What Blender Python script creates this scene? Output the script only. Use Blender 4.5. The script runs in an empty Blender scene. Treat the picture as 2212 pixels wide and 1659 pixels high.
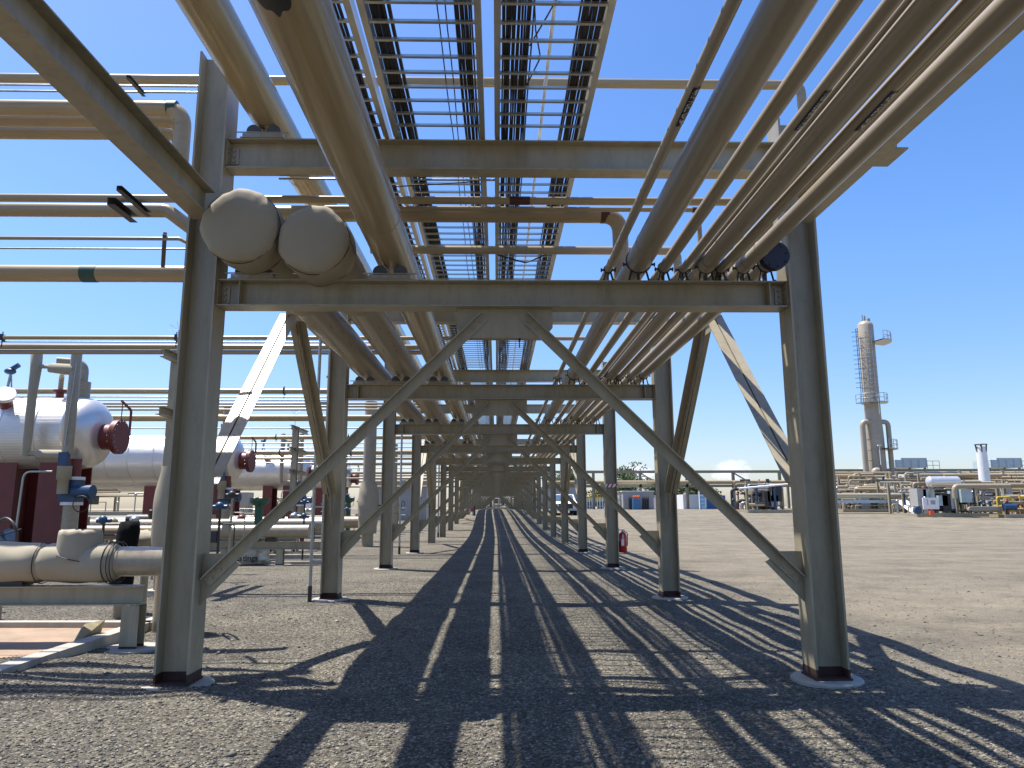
import bpy, math, random
import numpy as np
from mathutils import Vector, Matrix
R = math.radians
rnd = random.Random(7)
scene = bpy.context.scene
COL = scene.collection

# ------------------------------------------------------------------ camera
FPX, PITCH, ROLL, YAW, CX, CY, CAMX, CAMZ = 1568.36, .1686, .0031, .0212, 1105.5, 829.5, -.0785, 1.6257
cam_d = bpy.data.cameras.new("camera")
cam = bpy.data.objects.new("camera", cam_d); COL.objects.link(cam)
cam_d.sensor_width = 36.0; cam_d.sensor_fit = 'HORIZONTAL'
cam_d.lens = FPX / 2212 * 36
cam_d.clip_start = .05; cam_d.clip_end = 12000
cam.location = (CAMX, 0, CAMZ)
cam.rotation_euler = (Matrix.Rotation(-YAW, 3, 'Z') @ Matrix.Rotation(R(90) + PITCH, 3, 'X') @ Matrix.Rotation(-ROLL, 3, 'Z')).to_euler()
scene.camera = cam

# ------------------------------------------------------------------ light
SUNV = Vector((-.341, .165, 1)).normalized()
sun_d = bpy.data.lights.new("sun", 'SUN'); sun_d.energy = 5.0; sun_d.angle = R(.53); sun_d.color = (1, .955, .88)
sun = bpy.data.objects.new("sun", sun_d); COL.objects.link(sun)
sun.rotation_euler = SUNV.to_track_quat('Z', 'Y').to_euler(); sun.location = (0, 0, 60)
world = bpy.data.worlds.new("World"); scene.world = world; world.use_nodes = True
wn, wl = world.node_tree.nodes, world.node_tree.links
bg = wn['Background']; bg.inputs['Strength'].default_value = .13
sky = wn.new('ShaderNodeTexSky'); sky.sky_type = 'NISHITA'; sky.sun_disc = False
sky.sun_elevation = math.asin(SUNV.z); sky.sun_rotation = math.atan2(SUNV.x, SUNV.y) % (2 * math.pi)
sky.altitude = 400; sky.air_density = 1.0; sky.dust_density = 1.2; sky.ozone_density = 2.0
tc = wn.new('ShaderNodeTexCoord')
def wmath(op, a, b=None, c=None, clamp=False):
    n = wn.new('ShaderNodeMath'); n.operation = op; n.use_clamp = clamp
    for i, v in enumerate((a, b, c)):
        if v is None: continue
        if isinstance(v, (int, float)): n.inputs[i].default_value = v
        else: wl.new(v, n.inputs[i])
    return n.outputs[0]
sep = wn.new('ShaderNodeSeparateXYZ'); wl.new(tc.outputs['Generated'], sep.inputs[0])
az = wmath('ARCTAN2', sep.outputs[0], sep.outputs[1])
noi = wn.new('ShaderNodeTexNoise'); noi.inputs['Scale'].default_value = 26; noi.inputs['Detail'].default_value = 8; noi.inputs['Roughness'].default_value = .62
mpw = wn.new('ShaderNodeMapping'); mpw.inputs['Scale'].default_value = (1, 1, 1.7)
wl.new(tc.outputs['Generated'], mpw.inputs[0]); wl.new(mpw.outputs[0], noi.inputs['Vector'])
cl = None
for (a0, e0, wa, we, k) in ((18.0, 2.7, 2.6, 1.25, .95), (11.0, 2.6, 2.0, .8, .75), (27, 2.4, 3.0, .8, .5), (-25.5, 2.6, 2.0, .8, .6), (40, 2.2, 5, .7, .35), (-8, 2.2, 4, .7, .5)):
    da = wmath('DIVIDE', wmath('SUBTRACT', az, R(a0)), R(wa))
    de = wmath('DIVIDE', wmath('SUBTRACT', sep.outputs[2], math.sin(R(e0))), R(we))
    r2 = wmath('ADD', wmath('MULTIPLY', da, da), wmath('MULTIPLY', de, de))
    m = wmath('MULTIPLY', wmath('SUBTRACT', 1.0, r2, clamp=True), k)
    cl = m if cl is None else wmath('MAXIMUM', cl, m)
mask = wmath('MULTIPLY', wmath('SUBTRACT', wmath('ADD', wmath('MULTIPLY', cl, .75), wmath('MULTIPLY', noi.outputs[0], 2.2)), 1.42, clamp=True), 1.7, clamp=True)
mask = wmath('MULTIPLY', mask, wmath('GREATER_THAN', cl, .001))
mixc = wn.new('ShaderNodeMix'); mixc.data_type = 'RGBA'
wl.new(mask, mixc.inputs[0]); wl.new(sky.outputs[0], mixc.inputs[6]); mixc.inputs[7].default_value = (7.6, 8.1, 8.7, 1)
hs = wn.new('ShaderNodeHueSaturation'); hs.inputs['Saturation'].default_value = 1.27
wl.new(mixc.outputs[2], hs.inputs['Color']); tint = wn.new('ShaderNodeMix'); tint.data_type = 'RGBA'; tint.blend_type = 'MULTIPLY'; tint.inputs[0].default_value = 1; tint.inputs[7].default_value = (1.0, .945, 1.04, 1)
wl.new(hs.outputs[0], tint.inputs[6]); hz_ = wn.new('ShaderNodeMapRange'); wl.new(sep.outputs[2], hz_.inputs[0]); hz_.inputs[1].default_value = 0; hz_.inputs[2].default_value = .30; hz_.inputs[3].default_value = .74; hz_.inputs[4].default_value = 1.02
hzm = wn.new('ShaderNodeVectorMath'); hzm.operation = 'SCALE'; wl.new(tint.outputs[2], hzm.inputs[0]); wl.new(hz_.outputs[0], hzm.inputs['Scale']); wl.new(hzm.outputs[0], bg.inputs['Color'])

scene.view_settings.view_transform = 'Standard'; scene.view_settings.look = 'None'
scene.view_settings.gamma = 1; scene.view_settings.exposure = 0.8
scene.render.engine = 'CYCLES'
scene.cycles.max_bounces = 6; scene.cycles.diffuse_bounces = 4; scene.cycles.glossy_bounces = 3
scene.cycles.use_denoising = True

# ------------------------------------------------------------------ pixel -> world helpers (2212 px wide frame)
def ray(x, y):
    u = (x - CX) / FPX; v = (CY - y) / FPX
    c, s = math.cos(ROLL), math.sin(ROLL); u, v = u * c + v * s, -u * s + v * c
    Y = math.cos(PITCH) - v * math.sin(PITCH); Z = math.sin(PITCH) + v * math.cos(PITCH)
    c, s = math.cos(YAW), math.sin(YAW)
    return u * c + Y * s, -u * s + Y * c, Z
def at(x, y, Y):
    a, b, c = ray(x, y); t = Y / b
    return Vector((CAMX + a * t, Y, CAMZ + c * t))
def smooth(t): t = max(0, min(1, t)); return t * t * (3 - 2 * t)
def terr(Y): return 1.42 * smooth((Y - 36) / 50.)

# ------------------------------------------------------------------ mesh builder
class MB:
    def __init__(s): s.v = []; s.f = []; s.sm = []
    def add(s, vs, fs, smooth=False):
        o = len(s.v); s.v += [tuple(p) for p in vs]; s.f += [tuple(i + o for i in f) for f in fs]; s.sm += [smooth] * len(fs); return s
    def box(s, c, size, rot=None):
        hx, hy, hz = size[0] / 2, size[1] / 2, size[2] / 2
        vs = [Vector((x, y, z)) for x in (-hx, hx) for y in (-hy, hy) for z in (-hz, hz)]
        if rot is not None: vs = [rot @ p for p in vs]
        vs = [p + Vector(c) for p in vs]
        return s.add(vs, [(0, 1, 3, 2), (4, 6, 7, 5), (0, 4, 5, 1), (2, 3, 7, 6), (0, 2, 6, 4), (1, 5, 7, 3)])
    def bb(s, a, b):
        return s.box([(a[i] + b[i]) / 2 for i in range(3)], [abs(b[i] - a[i]) for i in range(3)])
    def prism(s, poly, p0, p1, up):          # 2D polygon (side, up) swept p0 -> p1
        p0, p1 = Vector(p0), Vector(p1); d = (p1 - p0).normalized(); up = Vector(up); up = (up - d * up.dot(d)).normalized(); sd = d.cross(up)
        n = len(poly); vs = [p0 + sd * a + up * b for a, b in poly] + [p1 + sd * a + up * b for a, b in poly]
        fs = [(i, (i + 1) % n, n + (i + 1) % n, n + i) for i in range(n)] + [tuple(range(n - 1, -1, -1)), tuple(range(n, 2 * n))]
        return s.add(vs, fs)
    def ibeam(s, p0, p1, up, d, bf, tf=.014, tw=.010):
        a, b, t = bf / 2, d / 2, tw / 2
        return s.prism([(-a, -b), (a, -b), (a, -b + tf), (t, -b + tf), (t, b - tf), (a, b - tf), (a, b), (-a, b), (-a, b - tf), (-t, b - tf), (-t, -b + tf), (-a, -b + tf)], p0, p1, up)
    def angle(s, p0, p1, up, a=.1, b=.08, t=.012):
        return s.prism([(0, 0), (t, 0), (t, a - t), (b, a - t), (b, a), (0, a)], p0, p1, up)
    def chan(s, p0, p1, up, d=.13, b=.05, t=.005):
        return s.prism([(0, -d / 2), (b, -d / 2), (b, -d / 2 + t), (t, -d / 2 + t), (t, d / 2 - t), (b, d / 2 - t), (b, d / 2), (0, d / 2)], p0, p1, up)
    def tube(s, pts, r, n=12, caps=True, smooth=True):
        pts = [Vector(p) for p in pts]; rs = r if isinstance(r, (list, tuple)) else [r] * len(pts)
        t0 = (pts[1] - pts[0]).normalized(); a = Vector((0, 0, 1)) if abs(t0.z) < .9 else Vector((1, 0, 0))
        nrm = (a - t0 * a.dot(t0)).normalized(); vs = []
        for i, p in enumerate(pts):
            if i == 0: t = t0
            elif i == len(pts) - 1: t = (pts[i] - pts[i - 1]).normalized()
            else: t = ((pts[i + 1] - p).normalized() + (p - pts[i - 1]).normalized()).normalized()
            nrm = (nrm - t * nrm.dot(t)).normalized(); bn = t.cross(nrm)
            for k in range(n):
                q = 2 * math.pi * k / n; vs.append(p + (nrm * math.cos(q) + bn * math.sin(q)) * rs[i])
        fs = [(i * n + k, i * n + (k + 1) % n, (i + 1) * n + (k + 1) % n, (i + 1) * n + k) for i in range(len(pts) - 1) for k in range(n)]
        s.add(vs, fs, smooth)
        if caps:
            m = len(pts) - 1; s.add(vs[:n], [tuple(range(n - 1, -1, -1))]); s.add(vs[m * n:], [tuple(range(n))])
        return s
    def cyl(s, p0, p1, r, n=16, r2=None): return s.tube([p0, p1], [r, r if r2 is None else r2], n)
    def poly(s, pts, th):                     # planar polygon given thickness vector
        th = Vector(th); pts = [Vector(p) for p in pts]; n = len(pts)
        return s.add(pts + [p + th for p in pts], [(i, (i + 1) % n, n + (i + 1) % n, n + i) for i in range(n)] + [tuple(range(n - 1, -1, -1)), tuple(range(n, 2 * n))])
    def sphere(s, c, r, nu=14, nv=8, sc=(1, 1, 1), wob=0):
        c = Vector(c); vs = []; fs = []
        for j in range(nv + 1):
            for i in range(nu):
                a, b = 2 * math.pi * i / nu, math.pi * j / nv; w = 1 + rnd.uniform(-wob, wob)
                vs.append(c + Vector((math.cos(a) * math.sin(b) * sc[0], math.sin(a) * math.sin(b) * sc[1], math.cos(b) * sc[2])) * r * w)
        for j in range(nv):
            for i in range(nu): fs.append((j * nu + i, (j + 1) * nu + i, (j + 1) * nu + (i + 1) % nu, j * nu + (i + 1) % nu))
        return s.add(vs, fs, True)
    def ring(s, c, axis, r, rt, n=20, m=6, a0=0, a1=2 * math.pi):
        axis = Vector(axis).normalized(); a = Vector((0, 0, 1)) if abs(axis.z) < .9 else Vector((1, 0, 0))
        e1 = (a - axis * a.dot(axis)).normalized(); e2 = axis.cross(e1)
        return s.tube([Vector(c) + (e1 * math.cos(a0 + (a1 - a0) * i / n) + e2 * math.sin(a0 + (a1 - a0) * i / n)) * r for i in range(n + 1)], rt, m)
    def build(s, name, mt, parent=None, loc=None, label=None):
        root = parent
        while root is not None and root.parent is not None: root = root.parent
        if root is not None: off = Vector(root.location)
        else: off = Vector(loc) if loc is not None else Vector((0, 0, 0))
        me = bpy.data.meshes.new(name)
        me.from_pydata([(a - off.x, b - off.y, c - off.z) for a, b, c in s.v], [], s.f)
        me.polygons.foreach_set('use_smooth', s.sm); me.materials.append(mt)
        if any(s.sm) and not all(s.sm): pass
        me.update()
        o = bpy.data.objects.new(name, me); COL.objects.link(o)
        if parent is not None: o.parent = parent
        elif loc is not None: o.location = off
        if label: o['label'] = label
        return o
def tag(o, label=None, cat=None, group=None, kind=None):
    if label: o['label'] = label
    if cat: o['category'] = cat
    if group: o['group'] = group
    if kind: o['kind'] = kind
    return o
def thing(name, label, cat, loc=(0, 0, 0), group=None):
    o = bpy.data.objects.new(name, None); COL.objects.link(o); o.location = loc; o.empty_display_size = .2
    return tag(o, label, cat, group)
def copy_tree(o, shift=None, label=None, parent=None, root=True):
    c = o.copy(); COL.objects.link(c); c.parent = parent
    if root:
        if shift is not None: c.location = Vector(o.location) + Vector(shift)
        if label: c['label'] = label
    for ch in list(o.children): copy_tree(ch, parent=c, root=False)
    return c
ORD = ['nearest', 'second', 'third', 'fourth', 'fifth', 'sixth', 'seventh', 'eighth', 'ninth', 'tenth', 'eleventh', 'twelfth', 'thirteenth', 'fourteenth', 'fifteenth', 'sixteenth', 'seventeenth', 'eighteenth', 'nineteenth', 'twentieth', 'twenty-first']

# ------------------------------------------------------------------ materials
def mat(name, col, rough=.5, metal=0., var=.12, vscale=3., stretch=(1, 1, 1), bump=0., bscale=60., spec=.5, col2=None, thr=None):
    m = bpy.data.materials.new(name); m.use_nodes = True; n, l = m.node_tree.nodes, m.node_tree.links
    b = n['Principled BSDF']; b.inputs['Roughness'].default_value = rough; b.inputs['Metallic'].default_value = metal
    b.inputs['Specular IOR Level'].default_value = spec
    t = n.new('ShaderNodeTexCoord'); mp = n.new('ShaderNodeMapping'); mp.inputs['Scale'].default_value = stretch
    l.new(t.outputs['Object'], mp.inputs[0])
    no = n.new('ShaderNodeTexNoise'); no.inputs['Scale'].default_value = vscale; no.inputs['Detail'].default_value = 6; no.inputs['Roughness'].default_value = .6
    l.new(mp.outputs[0], no.inputs['Vector'])
    cr = n.new('ShaderNodeValToRGB'); l.new(no.outputs[0], cr.inputs[0])
    c1 = [max(0, c * (1 - var)) for c in col]; c2 = [min(1, c * (1 + var)) for c in col] if col2 is None else col2
    cr.color_ramp.elements[0].position = .3 if thr is None else thr[0]; cr.color_ramp.elements[1].position = .7 if thr is None else thr[1]
    cr.color_ramp.elements[0].color = (*c1, 1); cr.color_ramp.elements[1].color = (*c2, 1)
    l.new(cr.outputs[0], b.inputs['Base Color'])
    rr = n.new('ShaderNodeMapRange'); l.new(no.outputs[0], rr.inputs[0]); rr.inputs[3].default_value = max(.02, rough - .1); rr.inputs[4].default_value = min(1, rough + .1)
    l.new(rr.outputs[0], b.inputs['Roughness'])
    if bump:
        nb = n.new('ShaderNodeTexNoise'); nb.inputs['Scale'].default_value = bscale; nb.inputs['Detail'].default_value = 4; l.new(mp.outputs[0], nb.inputs['Vector'])
        bu = n.new('ShaderNodeBump'); bu.inputs['Strength'].default_value = bump; bu.inputs['Distance'].default_value = .02
        l.new(nb.outputs[0], bu.inputs['Height']); l.new(bu.outputs[0], b.inputs['Normal'])
    return m
M = {}
M['steel'] = mat('painted_steel', (.33, .288, .198), .38, var=.10, vscale=2.2, stretch=(1, 1, .5), bump=.03)
def wear(m):
    n, l = m.node_tree.nodes, m.node_tree.links; b = n['Principled BSDF']; src = b.inputs['Base Color'].links[0].from_socket
    t = n.new('ShaderNodeNewGeometry'); mp = n.new('ShaderNodeMapping'); mp.inputs['Scale'].default_value = (1, 1, .22); l.new(t.outputs['Position'], mp.inputs[0])
    a = n.new('ShaderNodeTexNoise'); a.inputs['Scale'].default_value = 9; a.inputs['Detail'].default_value = 8; a.inputs['Roughness'].default_value = .75; l.new(mp.outputs[0], a.inputs['Vector'])
    c = n.new('ShaderNodeValToRGB'); l.new(a.outputs[0], c.inputs[0]); c.color_ramp.elements[0].position = .28; c.color_ramp.elements[0].color = (.70, .66, .58, 1); c.color_ramp.elements[1].position = .5; c.color_ramp.elements[1].color = (1, 1, 1, 1)
    e = c.color_ramp.elements.new(.72); e.color = (1.12, 1.12, 1.14, 1)
    x = n.new('ShaderNodeMix'); x.data_type = 'RGBA'; x.blend_type = 'MULTIPLY'; x.inputs[0].default_value = .8; l.new(src, x.inputs[6]); l.new(c.outputs[0], x.inputs[7])
    s_ = n.new('ShaderNodeTexNoise'); s_.inputs['Scale'].default_value = 38; s_.inputs['Detail'].default_value = 2; l.new(t.outputs['Position'], s_.inputs['Vector'])
    k = n.new('ShaderNodeValToRGB'); l.new(s_.outputs[0], k.inputs[0]); k.color_ramp.elements[0].position = .745; k.color_ramp.elements[0].color = (0, 0, 0, 1); k.color_ramp.elements[1].position = .77; k.color_ramp.elements[1].color = (1, 1, 1, 1)
    y = n.new('ShaderNodeMix'); y.data_type = 'RGBA'; l.new(k.outputs[0], y.inputs[0]); l.new(x.outputs[2], y.inputs[6]); y.inputs[7].default_value = (.13, .07, .04, 1)
    l.new(y.outputs[2], b.inputs['Base Color'])
wear(M['steel'])
M['pipe'] = mat('tan_pipe_paint', (.35, .27, .15), .20, var=.14, vscale=2.5, stretch=(5, .3, 5), bump=.10, bscale=9)
M['pipe_r'] = mat('beige_pipe_paint', (.325, .275, .195), .30, var=.10, vscale=2.5, stretch=(4, .35, 4))
M['pipe_x'] = mat('tan_cross_pipe_paint', (.35, .275, .165), .30, var=.10, vscale=2.5, stretch=(.35, 4, 4))
M['blanket'] = mat('insulation_blanket', (.34, .298, .215), .85, var=.035, vscale=5, bump=.12, bscale=5)
M['alu'] = mat('aluminium', (.62, .60, .54), .33, metal=.85, var=.12, vscale=3)
M['galv'] = mat('galvanised_steel', (.36, .37, .37), .38, metal=.8, var=.15, vscale=14)
M['cable'] = mat('black_cable', (.016, .015, .016), .5, var=.2)
M['rubber'] = mat('grey_roller', (.07, .075, .085), .6)
M['dark'] = mat('dark_metal', (.03, .028, .028), .5)
M['rust'] = mat('rust_primer', (.055, .023, .017), .75, var=.35, vscale=12)
M['red'] = mat('red_oxide_paint', (.15, .026, .022), .45, var=.2, vscale=3)
M['redbright'] = mat('bright_red_paint', (.42, .018, .02), .3)
M['blue'] = mat('blue_paint', (.018, .06, .13), .4)
M['green'] = mat('green_paint', (.008, .075, .04), .35)
M['navy'] = mat('navy_label', (.010, .011, .026), .4)
M['teal'] = mat('green_tape', (.02, .07, .055), .5)
M['brown'] = mat('brown_band', (.07, .018, .014), .5)
M['white'] = mat('white_paint', (.78, .78, .76), .4, var=.04)
M['text'] = mat('label_lettering', (.62, .62, .64), .5, var=.02)
M['conc'] = mat('concrete', (.36, .34, .295), .85, var=.16, vscale=6, bump=.2, bscale=70)
M['dirt'] = mat('orange_dirt', (.31, .235, .165), .95, var=.25, vscale=2.5, bump=.3, bscale=40, col2=(.38, .26, .18))
M['wood'] = mat('weathered_board', (.30, .25, .15), .85, var=.25, vscale=8, stretch=(1, 5, 1))
M['tank'] = None
M['tower'] = mat('grey_tan_jacket', (.36, .31, .235), .45, var=.10, vscale=.8)
M['hang'] = mat('dull_slotted_strut', (.10, .095, .085), .5, metal=.4)
M['riserpale'] = mat('pale_galvanised_cover', (.50, .51, .49), .4, metal=.3)
M['panel'] = mat('pale_blue_panel', (.42, .52, .55), .5, var=.12, vscale=3)
M['grey'] = mat('grey_cladding', (.34, .35, .36), .5, var=.06)
M['container'] = mat('grey_container_paint', (.36, .35, .32), .5, var=.06)
M['bluebox'] = mat('blue_container_paint', (.05, .16, .32), .5)
M['orange'] = mat('orange_paint', (.75, .13, .03), .5)
M['yellow'] = mat('yellow_paint', (.65, .45, .03), .5)
M['glass'] = mat('windscreen_glass', (.06, .11, .17), .08, spec=.8)
M['tyre'] = mat('tyre_rubber', (.015, .015, .016), .8)
M['black_plastic'] = mat('black_plastic_wrap', (.006, .006, .006), .8, spec=.1, bump=.6, bscale=12)
M['leaf'] = mat('foliage', (.045, .085, .022), .8, var=.45, vscale=1.2, col2=(.10, .15, .04))
M['bark'] = mat('bark', (.10, .075, .05), .9)
def tank_mat():
    m = mat('ribbed_aluminium_jacket', (.74, .72, .68), .36, metal=.6, var=.06, vscale=1.2)
    n, l = m.node_tree.nodes, m.node_tree.links; b = n['Principled BSDF']
    t = n.new('ShaderNodeTexCoord'); w = n.new('ShaderNodeTexWave'); w.bands_direction = 'Z'; w.inputs['Scale'].default_value = 8; w.inputs['Distortion'].default_value = 0
    l.new(t.outputs['Object'], w.inputs['Vector']); bu = n.new('ShaderNodeBump'); bu.inputs['Strength'].default_value = .35; bu.inputs['Distance'].default_value = .02
    l.new(w.outputs[0], bu.inputs['Height']); l.new(bu.outputs[0], b.inputs['Normal']); return m
M['tank'] = tank_mat()
M['head'] = mat('smooth_aluminium_head', (.74, .72, .68), .33, metal=.6, var=.05, vscale=1.5)
def ground_mat():
    m = bpy.data.materials.new('gravel_ground'); m.use_nodes = True; n, l = m.node_tree.nodes, m.node_tree.links; b = n['Principled BSDF']
    b.inputs['Roughness'].default_value = .95; b.inputs['Specular IOR Level'].default_value = .25
    g = n.new('ShaderNodeNewGeometry')
    def noise(s, d=5, r=.6):
        x = n.new('ShaderNodeTexNoise'); x.inputs['Scale'].default_value = s; x.inputs['Detail'].default_value = d; x.inputs['Roughness'].default_value = r; l.new(g.outputs['Position'], x.inputs['Vector']); return x.outputs[0]
    def ramp(inp, pts):
        c = n.new('ShaderNodeValToRGB'); l.new(inp, c.inputs[0])
        while len(c.color_ramp.elements) < len(pts): c.color_ramp.elements.new(.5)
        for e, (p, q) in zip(c.color_ramp.elements, pts): e.position = p; e.color = (*q, 1)
        return c.outputs[0]
    vo = n.new('ShaderNodeTexVoronoi'); vo.inputs['Scale'].default_value = 52; l.new(g.outputs['Position'], vo.inputs['Vector'])
    sp = n.new('ShaderNodeSeparateColor'); l.new(vo.outputs['Color'], sp.inputs[0])
    stone = ramp(sp.outputs[0], [(0, (.055, .051, .045)), (.4, (.122, .113, .097)), (.8, (.165, .153, .131)), (1, (.34, .32, .28))])
    yard = ramp(noise(55, 4, .75), [(.25, (.150, .133, .105)), (.5, (.207, .185, .150)), (.78, (.27, .245, .203))])
    big = noise(.16, 4)
    # compacted yard on the right and far away, dark gravel under the rack
    s2 = n.new('ShaderNodeSeparateXYZ'); l.new(g.outputs['Position'], s2.inputs[0])
    def mth(op, a, bb=None, cl=False):
        x = n.new('ShaderNodeMath'); x.operation = op; x.use_clamp = cl
        for i, v in enumerate((a, bb)):
            if v is None: continue
            if isinstance(v, (int, float)): x.inputs[i].default_value = v
            else: l.new(v, x.inputs[i])
        return x.outputs[0]
    fx = mth('MULTIPLY', mth('SUBTRACT', mth('ADD', s2.outputs[0], mth('MULTIPLY', big, 4.)), 5.6), .5, True)
    fy = mth('MULTIPLY', mth('SUBTRACT', s2.outputs[1], 14.), .02, True)
    fac = mth('MAXIMUM', fx, mth('MULTIPLY', fy, .6))
    v2 = n.new('ShaderNodeTexVoronoi'); v2.inputs['Scale'].default_value = 7; l.new(g.outputs['Position'], v2.inputs['Vector'])
    sk_ = ramp(v2.outputs['Distance'], [(.055, (.62, .60, .58)), (.10, (1, 1, 1))]); ym = n.new('ShaderNodeMix'); ym.data_type = 'RGBA'; ym.blend_type = 'MULTIPLY'; ym.inputs[0].default_value = .8; l.new(yard, ym.inputs[6]); l.new(sk_, ym.inputs[7])
    mx = n.new('ShaderNodeMix'); mx.data_type = 'RGBA'; l.new(fac, mx.inputs[0]); l.new(stone, mx.inputs[6]); l.new(ym.outputs[2], mx.inputs[7])
    mul = n.new('ShaderNodeMix'); mul.data_type = 'RGBA'; mul.blend_type = 'MULTIPLY'; mul.inputs[0].default_value = 1
    mp = n.new('ShaderNodeMapping'); mp.inputs['Scale'].default_value = (.30, 1.0, 1); mp.inputs['Rotation'].default_value = (0, 0, R(-24)); l.new(g.outputs['Position'], mp.inputs[0])
    tr = n.new('ShaderNodeTexNoise'); tr.inputs['Scale'].default_value = .45; tr.inputs['Detail'].default_value = 8; tr.inputs['Distortion'].default_value = 1.2; l.new(mp.outputs[0], tr.inputs['Vector'])
    gm = n.new('ShaderNodeMix'); gm.data_type = 'RGBA'; gm.blend_type = 'MULTIPLY'; gm.inputs[0].default_value = .9; l.new(mx.outputs[2], gm.inputs[6])
    l.new(ramp(noise(9, 7, .85), [(.34, (.62, .61, .60)), (.5, (.98, .98, .97)), (.68, (1.35, 1.33, 1.30))]), gm.inputs[7])
    l.new(gm.outputs[2], mul.inputs[6]); l.new(ramp(tr.outputs[0], [(.3, (.80, .78, .72)), (.5, (.98, .955, .88)), (.68, (1.10, 1.07, .97))]), mul.inputs[7])
    pm = n.new('ShaderNodeMix'); pm.data_type = 'RGBA'; pm.blend_type = 'MULTIPLY'; pm.inputs[0].default_value = 1; l.new(mul.outputs[2], pm.inputs[6])
    l.new(ramp(noise(1.1, 5, .6), [(.36, (.80, .79, .78)), (.5, (1, 1, 1)), (.66, (1.14, 1.12, 1.09))]), pm.inputs[7]); mul = pm
    # dry grass land beyond the yard
    gr = n.new('ShaderNodeMix'); gr.data_type = 'RGBA'; l.new(mth('MULTIPLY', mth('SUBTRACT', s2.outputs[1], 165), .02, True), gr.inputs[0])
    l.new(mul.outputs[2], gr.inputs[6]); gr.inputs[7].default_value = (.42, .33, .19, 1); l.new(gr.outputs[2], b.inputs['Base Color'])
    bu = n.new('ShaderNodeBump'); bu.inputs['Strength'].default_value = .9; bu.inputs['Distance'].default_value = .02
    l.new(mth('ADD', mth('MULTIPLY', vo.outputs['Distance'], -1.), noise(90, 3)), bu.inputs['Height']); l.new(bu.outputs[0], b.inputs['Normal'])
    return m
M['ground'] = ground_mat()

# ------------------------------------------------------------------ ground
def bumps(X, Y):
    near = np.clip((30 - Y) / 20, 0, 1)
    z = .012 * np.sin(X * 2.1 + 1.3 * np.sin(Y * 1.1)) + .010 * np.sin(Y * 2.7 + X * 1.7) + .006 * np.sin(X * 5.3 - Y * 4.1)
    w = np.exp(-((X + 4.7) / 1.15) ** 2 - ((Y - 7.35) / .95) ** 2)
    z = z * near + w * (.10 + .035 * np.sin(Y * 6.5 + X * 1.5)) + np.exp(-((X + 1.9) / 1.1) ** 2 - ((Y - 7.2) / .7) ** 2) * .035 * np.sin(X * 5 + Y * 6)
    return z
def sm_np(t): t = np.clip(t, 0, 1); return t * t * (3 - 2 * t)
def ground_z(X, Y): return 1.42 * sm_np((Y - 36) / 50.) + bumps(X, Y)
def axis(dlo, dhi, step, lo, hi):
    a = list(np.arange(dlo, dhi, step)); s = step; x = dhi
    while x < hi: a.append(x); s *= 1.25; x += s
    a.append(hi); s = step; x = dlo - step; b = []
    while x > lo: b.append(x); s *= 1.25; x -= s
    b.append(lo); return np.array(b[::-1] + a)
xs = axis(-9, 8, .12, -6000, 6000); ys = axis(3.5, 14, .10, -300, 8000)
gx, gy = np.meshgrid(xs, ys); gz = ground_z(gx, gy)
nx, ny = len(xs), len(ys)
me = bpy.data.meshes.new('ground'); idx = np.arange(nx * ny).reshape(ny, nx)
me.from_pydata(np.stack([gx.ravel(), gy.ravel(), gz.ravel()], 1).tolist(), [], np.stack([idx[:-1, :-1].ravel(), idx[:-1, 1:].ravel(), idx[1:, 1:].ravel(), idx[1:, :-1].ravel()], 1).tolist())
me.polygons.foreach_set('use_smooth', [True] * len(me.polygons)); me.materials.append(M['ground'])
go = bpy.data.objects.new('ground', me); COL.objects.link(go); tag(go, kind='structure')
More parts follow.
